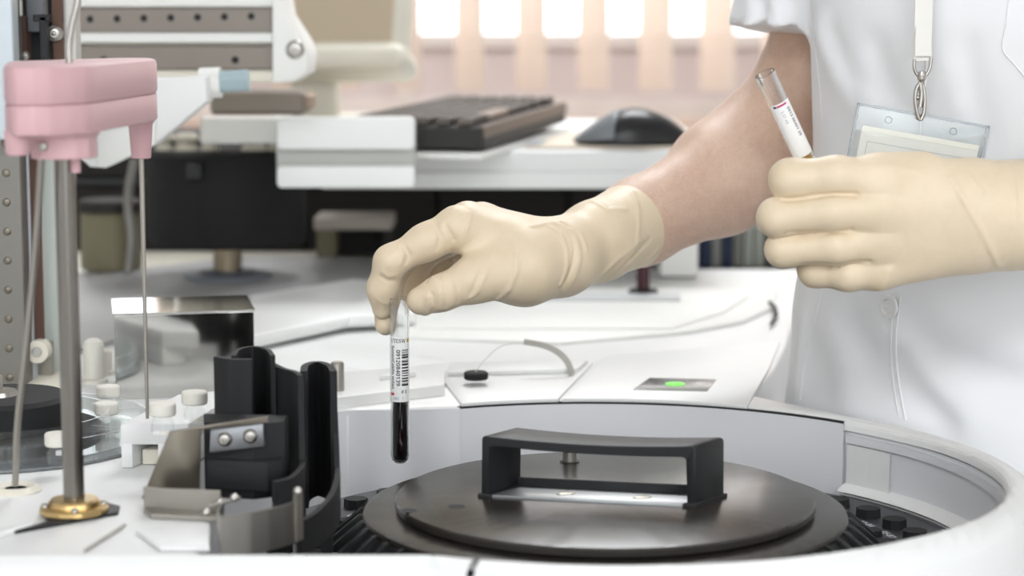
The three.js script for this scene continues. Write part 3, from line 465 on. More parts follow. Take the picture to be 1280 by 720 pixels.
// ---------------------------------------------------------------- equipment behind
{ // horizontal gantry with two channels
  const d = 2.0, t = thing('transport_gantry', 'cream gantry beam with two grey-brown slotted channels', 'gantry', [xAt(200, d), 0, -d - 0.06]);
  part(t, 'beam', boxPx(60, -75, 350, 100, d + 0.012, 0.12, 0.006), M.cream);
  part(t, 'edge_strip', boxPx(60, -3, 350, 9, d, 0.02, 0.003), M.warmWhite); part(t, 'edge_strip', boxPx(60, 41, 350, 54, d - 0.004, 0.02, 0.003), M.warmWhite); part(t, 'edge_strip', boxPx(60, 88, 356, 104, d - 0.004, 0.02, 0.004), M.cream);
  const c1 = part(t, 'channel', boxPx(60, 10, 346, 41, d + 0.006, 0.01, 0.001), M.channel, 'grey-brown channel'), c2 = part(t, 'channel', boxPx(60, 58, 354, 87, d + 0.003, 0.012, 0.001), M.channel, 'grey-brown channel');
  for (let k = 0; k < 7; k++) part(c1, 'painted_channel_hole', cyl(onZ(113 + k * 33.5, 24 - k * 0.6, d + 0.007), onZ(113 + k * 33.5, 24 - k * 0.6, d + 0.0055), 0.0034, 0.0034, 14), M.rubber);  // dark discs painted as the shaded holes of the upper channel
  for (const x of [130, 294]) part(c2, 'painted_channel_hole', cyl(onZ(x, 75, d + 0.004), onZ(x, 75, d + 0.0025), 0.0036, 0.0036, 14), M.rubber);  // same painted hole shade on the lower channel
  const ep = [[340, -75], [352, -20], [358, 18], [380, 52], [386, 70], [383, 92], [368, 102], [340, 104]].map(([a, b]) => { const p = onZ(a, b, d - 0.012); return [p.x, p.y]; });
  const e = part(t, 'end_plate', plate(ep, 0.09, 0.003).translate(0, 0, -d + 0.012), M.warmWhite, 'rounded white end plate');
  part(e, 'screw', screw(onZ(369, 62, d - 0.0125), V(0, 0, 1), 0.009, 0.006), M.steel);
  part(t, 'post', box(xAt(-30, d) - 0.03, DECK + 0.0005, -d - 0.1, xAt(-30, d) + 0.03, yAt(90, d), -d - 0.04, 0.004), M.cream);
  part(t, 'beam', boxPx(-40, -75, 62, 100, d + 0.012, 0.1, 0.004), M.cream);
}
{ const d = 1.83, t = thing('arm_cover', 'angled white arm cover with a small pale blue cylinder below the gantry', 'arm cover', [xAt(190, d), 0, -d - 0.05]);
  const P = [[204, 98], [258, 96], [259, 127], [193, 181], [132, 210], [112, 209], [100, 198], [100, 100]].map(([a, b]) => { const p = onZ(a, b, d); return [p.x, p.y]; });
  part(t, 'cover_panel', plate(P, 0.04, 0.003).translate(0, 0, -d), M.white);
  part(t, 'fold_panel', plate([[122, 165], [133, 165], [195, 150], [193, 181], [132, 210], [122, 209]].map(([a, b]) => { const p = onZ(a, b, d - 0.006); return [p.x, p.y]; }), 0.01, 0.001).translate(0, 0, -d + 0.006), M.warmWhite);
  const a = onZ(256, 104, d + 0.03), b = onZ(311, 100, d + 0.03); part(t, 'blue_cylinder', cyl(a, b, 0.0095, 0.0095, 24), mat('#a9bec4', 0.4), 'pale blue cylinder'); part(t, 'cylinder_collar', cyl(a.clone().add(V(-0.004, 0, 0)), onZ(276, 103, d + 0.03), 0.0135, 0.0135, 24), M.warmWhite);
  part(t, 'bracket', box(xAt(120, d), yAt(190, d), -d - 0.19, xAt(150, d), yAt(150, d), -d - 0.03, 0.003), M.warmWhite);
}
{ // grey side counter with the black drum on it
  const y = 0.9545, W = (...p) => p.map(([a, b]) => { const q = onY(a, b, y); return [q.x, q.z]; });
  const t = thing('side_counter', 'low grey counter carrying the black drum', 'counter', [-0.3, 0, -2.2]);
  part(t, 'counter_top', poly(W([95, 436], [130, 428], [306, 378], [440, 354], [470, 342], [470, 322], [300, 320], [95, 345]), 0.9505, y, 0.001), M.greyCounter);
  part(t, 'counter_base', poly([[-0.62, -2.425], [0.0, -2.425], [0.0, -2.6], [-0.62, -2.6]], 0, 0.95, 0.004), M.beige);
  const p = onY(285, 346, y), d = -p.z, r = 100 / F * d, D = thing('drum', 'large matt black drum on a short steel shaft', 'drum', p.toArray());
  part(D, 'base', lathe([[0, 0.008], [0.03, 0.008], [0.034, 0.005], [0.048, 0.004], [0.049, 0], [0, 0]], p.toArray(), 40), mat('#6d727b', 0.45));
  part(D, 'shaft', cyl(p.clone().add(V(0, 0.008, 0)), V(p.x, yAt(306, d), p.z), 0.016, 0.016, 24), M.brass.clone()); D.children[1].material = mat('#a39680', 0.35, 0.8);
  const y0 = yAt(302, d), y1 = yAt(186, d);
  part(D, 'shell', lathe([[0, y1], [r - 0.005, y1], [r, y1 - 0.005], [r, y0 + 0.004], [r - 0.004, y0], [0.02, y0], [0, y0]], [p.x, 0, p.z], 64, 0.5), mat('#121214', 0.85));
  part(D, 'handle_block', boxPx(232, 205, 252, 225, d - r - 0.006, 0.03, 0.002), M.black);
  [[205, 178, 0.011], [232, 172, 0.014], [262, 176, 0.012], [318, 178, 0.016], [344, 175, 0.01]].forEach(([a, b, r2], i) => { const q = onZ(a, b, d - 0.02); part(D, 'fitting', lathe([[0, 0.02], [r2 * 0.8, 0.019], [r2, 0.014], [r2 * 0.7, 0.008], [r2, 0], [0, 0]], [q.x, y1 - 0.001, q.z], 20, 0.7), i % 2 ? M.cream : M.beige, 'pale plastic fitting'); });
}
{ // dark cupboards and boxes under the shelf
  const d = 2.75, t = thing('low_cupboard', 'dark brown cupboard row under the white shelf', 'cupboard', [0, 0, -d - 0.2]);
  part(t, 'carcass', box(xAt(60, d), 0, -d - 0.35, xAt(868, d), yAt(232, d), -d - 0.02, 0.004), M.darkBrown);
  for (let k = 0; k < 5; k++) { const a = 60 + k * 162; part(t, 'cupboard_door', box(xAt(a + 2, d), 0.08, -d - 0.02, xAt(a + 160, d), yAt(234, d), -d, 0.003), M.darkBrown); }
  part(t, 'tall_unit', box(xAt(88, d), yAt(226, d) + 0.0005, -d - 0.34, xAt(380, d), yAt(178, d), -d - 0.03, 0.004), M.darkBrown);
  part(t, 'cupboard_top', box(xAt(55, d), yAt(232, d), -d - 0.36, xAt(875, d), yAt(226, d), -d + 0.01, 0.004), M.charcoal);
  const b = thing('beige_carton', 'open beige carton standing on the grey counter', 'box', [xAt(440, 2.5), 0.9545, -2.5]);
  part(b, 'carton_side', boxPx(396, 286, 420, 325, 2.5, 0.07, 0.002), M.olive); part(b, 'carton_lid', boxPx(392, 272, 490, 288, 2.497, 0.08, 0.003), mat('#c9bfb4', 0.7), 'pale lid'); part(b, 'carton_back', boxPx(420, 288, 488, 325, 2.56, 0.01, 0.001), M.darkBrown); part(b, 'carton_side', boxPx(478, 286, 488, 325, 2.5, 0.07, 0.002), M.darkBrown);
  const o = thing('olive_canister', 'olive-grey rounded canister behind the steel needle', 'canister', [xAt(140, 2.35), 0.955, -2.38]), q = onZ(140, 345, 2.38);
  part(o, 'canister_body', lathe([[0, 0.068], [0.03, 0.068], [0.034, 0.064], [0.035, 0.003], [0.033, 0], [0, 0]], [q.x, 0.955, q.z], 32, 0.6), M.olive); part(o, 'canister_lid', lathe([[0, 0.012], [0.033, 0.012], [0.036, 0.009], [0.036, 0], [0, 0]], [q.x, 1.023, q.z], 32, 0.6), M.darkBrown);
  part(o, 'hose', tube([onZ(160, 345, 2.33), onZ(165, 300, 2.33), onZ(160, 250, 2.34), onZ(168, 200, 2.36)], 0.005, 30, 8), mat('#8f8c88', 0.5));
}
{ // shelf with tray front, keyboard, mouse
  const d = 2.28, yt = 1.098, t = thing('white_shelf', 'white laminated shelf holding the keyboard and the mouse', 'shelf', [0.05, 0, -d - 0.25]);
  const zB = -2.95, xl = xAt(402, d), xr = xAt(900, d);
  part(t, 'shelf_board', box(xl, yAt(232, d), zB, xr, yt, -d, 0.006), M.white);
  part(t, 'shelf_edge', box(xl, yAt(236, d), -d - 0.03, xr, yAt(214, d), -d + 0.006, 0.003), M.white);
  part(t, 'raised_tray', poly([[xAt(402, 2.2), -2.2], [xAt(601, 2.13), -2.135], [xAt(607, 2.14), -2.15], [xAt(714, 2.64), -2.64], [xl, -2.7]], yAt(189, d), yt + 0.006, 0.003), M.warmWhite);
  for (const x of [xl + 0.05, xr - 0.1]) part(t, 'shelf_leg', box(x - 0.02, yAt(226, 2.75) + 0.0005, -2.92, x + 0.02, yAt(232, d) + 0.002, -2.86, 0.003), M.charcoal);
  const f = thing('tray_front', 'white tray front panel with rounded corners and a recessed groove', 'tray', [xAt(430, 2.1), 1.06, -2.1]);
  const rr = (a, b, c, e, dd, r) => { const p = onZ(a, e, dd), q = onZ(c, b, dd), s = new THREE.Shape(); s.moveTo(p.x + r, p.y); s.lineTo(q.x - r, p.y); s.quadraticCurveTo(q.x, p.y, q.x, p.y + r); s.lineTo(q.x, q.y - r); s.quadraticCurveTo(q.x, q.y, q.x - r, q.y); s.lineTo(p.x + r, q.y); s.quadraticCurveTo(p.x, q.y, p.x, q.y - r); s.lineTo(p.x, p.y + r); s.quadraticCurveTo(p.x, p.y, p.x + r, p.y); return s; };
  const D = 2.1, ex = (s, t2, z) => toCreasedNormals(new THREE.ExtrudeGeometry(s, { depth: t2, bevelEnabled: true, bevelSize: 0.002, bevelOffset: -0.002, bevelThickness: 0.002, bevelSegments: 3, curveSegments: 8 }).translate(0, 0, z - t2 - 0.002), 0.6);
  part(f, 'tray_panel', ex(rr(346, 147, 518, 235, D + 0.012, 0.009), 0.03, -D - 0.012), mat('#b9bab5', 0.5));
  part(f, 'upper_face', ex(rr(346, 147, 518, 187, D, 0.006), 0.014, -D), M.white); part(f, 'lower_face', ex(rr(346, 208, 518, 235, D, 0.006), 0.014, -D), M.white);
  part(f, 'tray_bottom', box(xAt(350, D), yAt(222, D), -D - 0.075, xAt(514, D), yAt(212, D), -D - 0.02, 0.002), M.white);
  part(f, 'side_wing', boxPx(250, 147, 350, 180, 2.16, 0.03, 0.004), M.warmWhite);
  // keyboard running away from the camera
  const A = V(xAt(604, 2.1), yt + 0.008, -2.155), Bk = V(xAt(708, 2.56), yt + 0.008, -2.6), ax = Bk.clone().sub(A), L = ax.length(), yaw = Math.atan2(-ax.z, ax.x);   // local x runs along the keyboard, local -z... to its left
  const k = thing('keyboard', 'dark grey computer keyboard lying lengthwise on the shelf', 'keyboard', A.toArray());
  const tilt = new THREE.Matrix4().makeRotationZ(0.012), K = (g) => g.applyMatrix4(tilt).rotateY(yaw).translate(A.x, A.y, A.z), WD = 0.165;
  part(k, 'case', K(box(0, 0, -WD, L, 0.024, 0, 0.004)), mat('#2a2928', 0.6));
  part(k, 'side_trim', K(box(0.002, 0.012, -0.006, L, 0.0255, 0.001, 0.002)), mat('#7a6c61', 0.6), 'brown-grey edge strip');
  const kg = new RoundedBoxGeometry(0.0165, 0.008, 0.0165, 2, 0.002), km = [mat('#5d5650', 0.6), mat('#6b625a', 0.6)];
  for (let r = 0; r < 6; r++) for (let c = 0; c < 22; c++) { if ((c === 15 || c === 18) && r > 0) continue; if (r === 5 && c > 3 && c < 9) continue; part(k, 'key', K(kg.clone().translate(0.014 + c * (L - 0.028) / 21, 0.029, -0.022 - (5 - r) * 0.0235)), km[(r + c) % 5 ? 0 : 1]); }
  part(k, 'space_bar', K(new RoundedBoxGeometry(0.1, 0.008, 0.0165, 2, 0.002).translate(0.014 + 6 * (L - 0.028) / 21, 0.029, -0.022)), mat('#a8978a', 0.6), 'pale space bar');
  for (const z of [-0.03, -0.12]) part(k, 'foot', K(box(L - 0.03, -0.004, z - 0.02, L - 0.01, 0.002, z, 0.001)), km[0]);
  // paper and mouse
  const pd = thing('mouse_pad', 'cream mouse pad with a grey corner under the black mouse', 'mouse pad', [xAt(760, 2.45), yt, -2.45]);
  part(pd, 'pad_sheet', poly([[xAt(655, 2.3), -2.3], [xAt(850, 2.3), -2.287], [xAt(870, 2.62), -2.62], [xAt(722, 2.62), -2.62]], yt + 0.0005, yt + 0.004, 0.0008), mat('#e9dccb', 0.7));
  part(pd, 'grey_corner', poly([[xAt(656, 2.3), -2.302], [xAt(674, 2.3), -2.3], [xAt(684, 2.38), -2.38], [xAt(666, 2.38), -2.38]], yt + 0.0042, yt + 0.0052, 0.0003), mat('#9aa0a8', 0.6));
  const m = thing('computer_mouse', 'glossy black computer mouse with a silver-grey button side', 'mouse', [xAt(790, 2.33), yt + 0.004, -2.33]);
  const c0 = V(xAt(790, 2.32), yt + 0.004, -2.322), ms = (p) => { const x = (p.x - c0.x), y2 = p.y - c0.y, z = p.z - c0.z; const hx = 0.0655, hz = 0.036, top = 0.041 * (1 - 0.55 * Math.pow(Math.max(0, -x / hx), 1.6)) * (1 - 0.35 * Math.pow(Math.max(0, x / hx), 2)); const q = Math.sqrt((x / hx) ** 2 + (z / hz) ** 2 + Math.max(0, y2 / top) ** 2.4); return smax((q - 1) * 0.024, -y2, 0.004); };
  part(m, 'shell', surface(ms, [c0.x - 0.075, c0.y - 0.006, c0.z - 0.045], [c0.x + 0.075, c0.y + 0.05, c0.z + 0.045], 0.0025), mat('#121214', 0.3));
  const bt = (p) => { const x = p.x - c0.x; return smax(ms(p) - 0.0012, x + 0.012 + (p.z - c0.z) * 0.3, 0.002); };
  part(m, 'button', surface((p) => smax(bt(p), -(p.y - c0.y - 0.009 + (p.x - c0.x) * -0.1), 0.003), [c0.x - 0.075, c0.y - 0.006, c0.z - 0.045], [c0.x + 0.03, c0.y + 0.05, c0.z + 0.045], 0.0025), mat('#7f8387', 0.35, 0.2), 'silver-grey button');
}
{ // tilted flat monitor on a stand
  const d = 2.62, x = xAt(420, d), t = thing('monitor', 'beige tilted monitor with a dull brown screen', 'monitor', [x, 1.1, -d - 0.08]);
  const T = (g) => g.rotateX(-0.32).rotateZ(0.015).rotateY(-0.22).translate(xAt(400, d), yAt(76, d), -d);
  part(t, 'bezel', T(box(-0.2, 0, -0.05, 0.11, 0.3, 0, 0.02)), M.beige);
  part(t, 'chin', T(box(-0.2, -0.014, -0.06, 0.116, 0.02, 0.014, 0.014)), M.cream);
  part(t, 'screen', T(box(-0.18, 0.024, -0.01, 0.095, 0.28, 0.002, 0.004)), mat('#c2b29a', 0.3));
  part(t, 'stand_neck', box(xAt(400, d) - 0.04, 1.105, -d - 0.1, xAt(400, d) + 0.02, yAt(60, d), -d - 0.05, 0.01), M.beige);
  part(t, 'stand_foot', box(xAt(330, d), 1.1045, -d - 0.18, xAt(470, d), 1.114, -d + 0.02, 0.004), M.beige);
  const s = thing('desk_scanner', 'flat brown-grey device lying in front of the monitor stand', 'scanner', [xAt(330, 2.25), 1.1, -2.25]);
  part(s, 'device_body', boxPx(262, 114, 380, 144, 2.22, 0.1, 0.006), M.channel); part(s, 'device_end', boxPx(376, 118, 388, 138, 2.23, 0.07, 0.004), mat('#b49f8c', 0.6));
  const pp = thing('paper_stack', 'pale beige paper stack on the shelf left of the keyboard', 'paper', [xAt(440, 2.6), 1.104, -2.6]);
  part(pp, 'sheets', poly([[xAt(410, 2.4), -2.4], [xAt(470, 2.4), -2.4], [xAt(490, 2.58), -2.58], [xAt(425, 2.58), -2.58]], 1.1045, 1.118, 0.001), mat('#d6c6b6', 0.8));
}
{ // binders and dark sample vial on the far right of the deck
  const d = 2.55, cols = ['#26324f', '#8f8f8a', '#26324f', '#7d7d76', '#a2a59b', '#9da096', '#4b4a46', '#5b5a55'], w = 13.5;
  const labs = ['dark blue lever binder at the white cabinet end of the row', 'light grey binder between the two dark blue binders', 'dark blue binder between two grey binders', 'mid grey binder beside the inner dark blue binder', 'pale greenish-grey binder next to the mid grey one', 'pale grey binder leaning on the charcoal binder', 'charcoal binder beside the pale grey binders', 'brown-grey binder next to the white uniform'];
  const rk = thing('binder_rack', 'low dark rack carrying the row of binders', 'rack', [xAt(930, d), 0, -d - 0.12]);
  part(rk, 'rack_board', box(xAt(885, d), 0.9, -d - 0.16, xAt(1060, d), 0.935, -d + 0.02, 0.003), M.charcoal); for (const x of [892, 1050]) part(rk, 'rack_leg', box(xAt(x, d) - 0.012, 0, -d - 0.16, xAt(x, d) + 0.012, 0.9, -d - 0.13, 0.002), M.charcoal);
  cols.forEach((c, i) => { const a = xAt(876 + i * w, d), b = xAt(876 + (i + 1) * w - 1, d), t = thing('binder', labs[i], 'binder', [(a + b) / 2, 0.935, -d - 0.1], 'binders in the rack'); const m = mat(c, 0.6);
    part(t, 'cover', box(a, 0.9352, -d - 0.12, b, yAt(272, d), -d - 0.002, 0.002), m); part(t, 'spine_label', box(a + 0.003, yAt(286, d), -d - 0.004, b - 0.003, yAt(278, d), -d - 0.0012, 0.0003), mat('#d8d8d2', 0.7)); });
  const b = thing('white_cabinet', 'small white cabinet standing on the rear of the deck', 'cabinet', [xAt(850, 2.3), DECK + 0.005, -2.3]);
  part(b, 'cabinet_body', box(xAt(826, 2.3), DECK + 0.0052, -2.4, xAt(873, 2.3), yAt(262, 2.3), -2.3, 0.003), M.warmWhite);
  const p = onY(804, 366, DECK + 0.007), v = thing('dark_vial', 'dark red vial on a black foot below the gloved wrist', 'vial', p.toArray());
  part(v, 'foot', lathe([[0, 0.004], [0.014, 0.004], [0.016, 0.002], [0.016, 0], [0, 0]], p.toArray(), 24), M.black); part(v, 'vial_tube', lathe([[0, 0.07], [0.0068, 0.07], [0.007, 0.069], [0.007, 0.004], [0, 0.004]], p.toArray(), 24), mat('#3b0d16', 0.25));
}

// ---------------------------------------------------------------- test tubes
const TD = 1.48, TR = 0.00685;
function labelTex(w, h, draw) { const cv = document.createElement('canvas'); cv.width = w; cv.height = h; const c = cv.getContext('2d'); draw(c, w, h); const t = new THREE.CanvasTexture(cv); t.colorSpace = THREE.SRGBColorSpace; return t; }
function testTube(name, label, L, contents, tex, lab) {   // built standing at the origin, foot at y = 0
  const t = thing(name, label, 'test tube');
  const prof = (r) => [[0, 0], [r * 0.5, r * 0.14], [r * 0.87, r * 0.5], [r, r], [r, L]];
  part(t, 'tube_wall', lathe([...prof(TR), [TR - 0.0009, L], ...prof(TR - 0.0009).slice(0, -1).reverse().map(([x, y]) => [x, y + 0.0012])], [0, 0, 0], 40, 0.9), M.tubeGlass, 'clear tube wall');
  const ri = TR - 0.0011;
  contents.forEach(([n, y0, y1, m, round]) => part(t, n, lathe(round ? [[0, 0.0014], [ri * 0.5, 0.0014 + ri * 0.14], [ri * 0.87, 0.0014 + ri * 0.5], [ri, 0.0014 + ri], [ri, y1], [0, y1]] : [[0, y0], [ri, y0], [ri, y1], [0, y1]], [0, 0, 0], 32, 0.7), m));
  const [y0, y1, p0, p1] = lab, g = new THREE.CylinderGeometry(TR + 0.00012, TR + 0.00012, y1 - y0, 40, 1, true, p0, p1 - p0).translate(0, (y0 + y1) / 2, 0);
  part(t, 'paper_label', g, mat('#ffffff', 0.55, 0, { map: tex, side: THREE.DoubleSide }), 'printed white label');
  return t;
}
const blood = mat('#160506', 0.14), serum = mat('#c99a3c', 0.2);
const tex1 = labelTex(512, 1024, (c, w, h) => {
  c.fillStyle = '#f0f0ee'; c.fillRect(0, 0, w, h); c.fillStyle = '#2a2c33'; c.font = 'bold 84px serif'; c.textBaseline = 'middle'; c.fillText('UTESW', 90, 62, 330); c.fillStyle = '#c79a38'; c.fillRect(430, 30, 50, 60);
  c.save(); c.translate(252, 200); c.rotate(Math.PI / 2); c.fillStyle = '#1d1e22'; c.font = 'bold 104px sans-serif'; c.fillText('09120840139', 0, 0, 570); c.restore();
  c.save(); c.translate(140, 140); c.rotate(Math.PI / 2); c.fillStyle = '#1d1e22'; c.font = 'bold 92px sans-serif'; c.fillText('bonenCablin milan', 0, 0, 680); c.restore();
  seed = 91; let y = 200; c.fillStyle = '#17181b'; while (y < 770) { const b = 8 + Math.floor(rnd() * 4) * 8; c.fillRect(322, y, 150, b); y += b + 8 + Math.floor(rnd() * 3) * 8; }
  c.fillStyle = '#5d616b'; c.font = 'bold 80px sans-serif'; c.fillText('# 0', 310, 860); c.fillStyle = '#c2324a'; c.fillRect(80, 880, 90, 40); c.fillStyle = '#767d9b'; c.font = '56px sans-serif'; c.fillText('GBO', 150, 965); c.fillText('1', 330, 965);
});
const tubeA = testTube('test_tube', 'test tube of dark blood pinched between the gloved thumb and fingers', 0.122, [['blood', 0, 0.0475, blood, true], ['serum', 0.0475, 0.06, serum, false]], tex1, [0.047, 0.0945, -1.5, 1.3]);
{ const p = onZ(500, 580, TD); tubeA.position.copy(p); tubeA.rotation.set(0.01, 0, -0.006); }
const tex2 = labelTex(512, 1024, (c, w, h) => {
  c.fillStyle = '#f4f4f3'; c.fillRect(0, 0, w, h); c.fillStyle = '#c22a6a'; c.fillRect(150, 26, 210, 34); c.fillStyle = '#33343a'; c.fillRect(80, 20, 60, 40);
  c.save(); c.translate(330, 120); c.rotate(Math.PI / 2); c.fillStyle = '#5a5c62'; c.font = 'bold 84px sans-serif'; c.fillText('0912 08401 39', 0, 0, 700); c.restore();
  c.save(); c.translate(190, 140); c.rotate(Math.PI / 2); c.fillStyle = '#7b7d84'; c.font = '72px sans-serif'; c.fillText('5,57 ml', 0, 0, 340); c.restore();
});
const TD2 = 1.39;
const tubeB = testTube('test_tube', 'test tube of yellow serum slanting up out of the gloved fist', 0.118, [['serum', 0, 0.066, serum, true], ['foam_plug', 0.066, 0.068, mat('#efe6d0', 0.6), false]], tex2, [0.056, 0.097, -1.15, 1.45]);
{ const top = onZ(956, 92, TD2 - 0.012), q = onZ(1009, 206, TD2 + 0.004), dir = top.clone().sub(q).normalize(); tubeB.quaternion.setFromUnitVectors(V(0, 1, 0), dir); tubeB.position.copy(top.clone().addScaledVector(dir, -0.118)); }

// ---------------------------------------------------------------- the person
const J = (px, py, d, rpx) => ({ p: onZ(px, py, d), r: rpx * d / F });
// right glove: hand seen from the thumb side
const RH = {
  index: [J(572, 285, 1.492, 27), J(532, 303, 1.486, 21), J(488, 327, 1.482, 18.5), J(478, 361, 1.486, 17), J(478, 386, 1.489, 13)],
  middle: [J(585, 279, 1.515, 26), J(500, 322, 1.523, 18), J(482, 370, 1.512, 16), J(482, 406, 1.494, 13.5)],
  ring: [J(602, 279, 1.538, 25), J(527, 318, 1.55, 17), J(515, 360, 1.545, 15.5), J(531, 382, 1.53, 13)],
  little: [J(622, 284, 1.556, 22), J(558, 318, 1.57, 15), J(543, 350, 1.566, 13.5), J(556, 370, 1.555, 12)],
  thumb: [J(655, 335, 1.492, 40), J(592, 350, 1.474, 27), J(552, 366, 1.466, 20.5), J(526, 376, 1.467, 18)],
};
const RPALM = [[J(572, 285, 1.492, 27), J(640, 309, 1.505, 33)], [J(640, 309, 1.505, 33), J(700, 321, 1.52, 41)], [J(585, 279, 1.515, 26), J(700, 319, 1.525, 38)], [J(602, 279, 1.538, 25), J(700, 318, 1.54, 36)], [J(622, 284, 1.556, 22), J(702, 318, 1.55, 34)], [J(655, 337, 1.497, 43), J(702, 326, 1.52, 40)], [J(592, 300, 1.512, 22), J(655, 337, 1.51, 40)]];
const RCUFF = [J(700, 322, 1.527, 43), J(745, 302, 1.565, 49), J(798, 278, 1.61, 58)];
const cuffDir = RCUFF[2].p.clone().sub(RCUFF[1].p).normalize();
const rGloveBase = (p) => {
  let palm = 1e9; for (const [a, b] of RPALM) palm = smin(palm, cap(p, a.p, b.p, a.r, b.r), 0.012);
  let d = palm; for (const k in RH) { const f = chain(p, RH[k], 0.009); d = Math.min(d, smin(palm, f, k === 'thumb' ? 0.014 : 0.005)); }
  const ax = p.clone().sub(RCUFF[2].p).dot(cuffDir);
  let cu = smin(cap(p, RCUFF[0].p, RCUFF[1].p, RCUFF[0].r, RCUFF[1].r), cap(p, RCUFF[1].p, RCUFF[2].p.clone().addScaledVector(cuffDir, 0.03), RCUFF[1].r, RCUFF[2].r + 0.001), 0.01);
  cu -= 0.0011 * Math.exp(-((ax + 0.0015) ** 2) / (2 * 0.0012 ** 2));          // beaded edge
  cu = smax(cu, ax, 0.001);
  return smin(d, cu, 0.012);
};
function folds(base, list) {                       // real folds and creases: pixel polylines dropped onto the surface
  const L = list.map(([amp, w, ...pts]) => ({ amp: amp * (w < 2.6 ? 1.4 : 1) / 1000, w: w * (w < 2.6 ? 1.15 : 1) / 1000, L: pts.map(([x, y]) => march(base, x, y)).filter(Boolean) })).filter(e => e.L.length > 1);
  return (p) => { let d = base(p); if (Math.abs(d) > 0.012) return d; for (const e of L) { const q = lineDist(p, e.L); if (q < e.w * 3) d -= e.amp * Math.exp(-q * q / (e.w * e.w)); } return d; };
}
const rGlove = folds(rGloveBase, [
  [1.3, 1.8, [693, 279], [712, 287], [722, 305], [724, 325], [716, 350], [706, 364]], [1.0, 1.6, [682, 281], [700, 292], [708, 312], [708, 335], [700, 356]], [-0.9, 1.4, [700, 277], [716, 292], [716, 330], [704, 358]], [0.9, 1.5, [703, 277], [725, 290], [733, 312]],
  [0.7, 1.5, [588, 266], [584, 285], [572, 315], [566, 326]], [0.8, 1.7, [646, 316], [645, 340], [636, 362], [622, 374]], [0.55, 1.5, [612, 322], [606, 345], [596, 366], [588, 372]], [-0.5, 1.5, [604, 322], [598, 345], [588, 368]],
  [0.7, 1.5, [527, 352], [534, 372], [534, 392]], [-0.6, 1.3, [533, 350], [541, 370], [541, 390]], [0.65, 1.5, [541, 346], [550, 366], [550, 386]], [-0.6, 1.3, [548, 344], [557, 364], [557, 384]], [0.6, 1.4, [556, 341], [565, 362], [565, 381]], [-0.5, 1.3, [563, 338], [572, 358], [573, 378]], [0.5, 1.4, [572, 334], [582, 354], [583, 374]],
  [-1.0, 1.5, [506, 310], [511, 318], [508, 328]], [0.6, 1.5, [499, 308], [503, 318], [500, 330]], [0.5, 1.3, [478, 340], [486, 345], [494, 344]], [-0.5, 1.2, [476, 346], [485, 351], [493, 351]], [0.4, 1.2, [470, 372], [476, 378], [484, 380]],
  [-0.9, 1.6, [557, 284], [567, 298], [571, 318]], [-0.7, 1.4, [545, 282], [550, 296], [546, 312]], [0.6, 1.6, [552, 280], [559, 295], [559, 312]],
  [0.8, 2.2, [742, 252], [760, 262], [782, 262]], [0.7, 2.2, [752, 344], [775, 322], [800, 300]], [-0.7, 2.2, [760, 350], [785, 328], [812, 300]], [0.6, 2.0, [790, 240], [798, 262], [796, 300]], [0.7, 2.0, [768, 350], [800, 332], [822, 312]], [0.8, 1.8, [664, 283], [690, 277], [702, 284]],
]);
// left glove: back of the hand toward the camera
const LD = 1.36;
const LH = {
  index: [J(1100, 228, LD - 0.006, 31), J(1045, 221, LD - 0.012, 25), J(988, 225, LD - 0.006, 25.5), J(992, 228, LD + 0.03, 21), J(1018, 222, LD + 0.056, 15)],
  middle: [J(1098, 262, LD - 0.01, 29), J(1040, 265, LD - 0.016, 23.5), J(971, 272, LD - 0.008, 23.5), J(976, 274, LD + 0.032, 20), J(1010, 276, LD + 0.052, 17)],
  ring: [J(1096, 300, LD - 0.006, 27), J(1045, 308, LD - 0.012, 22), J(979, 312, LD - 0.003, 21.5), J(984, 312, LD + 0.034, 19), J(1018, 312, LD + 0.05, 16)],
  little: [J(1098, 336, LD, 23), J(1060, 343, LD - 0.003, 20), J(1018, 340, LD + 0.006, 18), J(1014, 336, LD + 0.032, 16), J(1038, 332, LD + 0.045, 14)],
  thumb: [J(1180, 235, LD + 0.03, 32), J(1110, 225, LD + 0.05, 25), J(1060, 232, LD + 0.055, 20), J(1035, 240, LD + 0.06, 17)],
};
const LPALM = [[J(1100, 228, LD - 0.006, 31), J(1215, 238, LD + 0.005, 37)], [J(1098, 262, LD - 0.01, 29), J(1215, 262, LD - 0.001, 38)], [J(1096, 300, LD - 0.006, 27), J(1215, 290, LD + 0.002, 36)], [J(1098, 338, LD, 24), J(1220, 306, LD + 0.006, 33)], [J(1140, 270, LD + 0.01, 36), J(1230, 270, LD + 0.012, 44)], [J(1150, 215, LD, 22), J(1100, 222, LD, 25)], [J(1215, 254, LD + 0.004, 48), J(1275, 268, LD + 0.012, 58)], [J(1215, 284, LD + 0.006, 46), J(1275, 272, LD + 0.016, 56)]];
const LCUFF = [J(1268, 268, LD + 0.012, 62), J(1330, 262, LD + 0.02, 66), J(1400, 250, LD + 0.035, 74)];
const lDir = LCUFF[2].p.clone().sub(LCUFF[1].p).normalize();
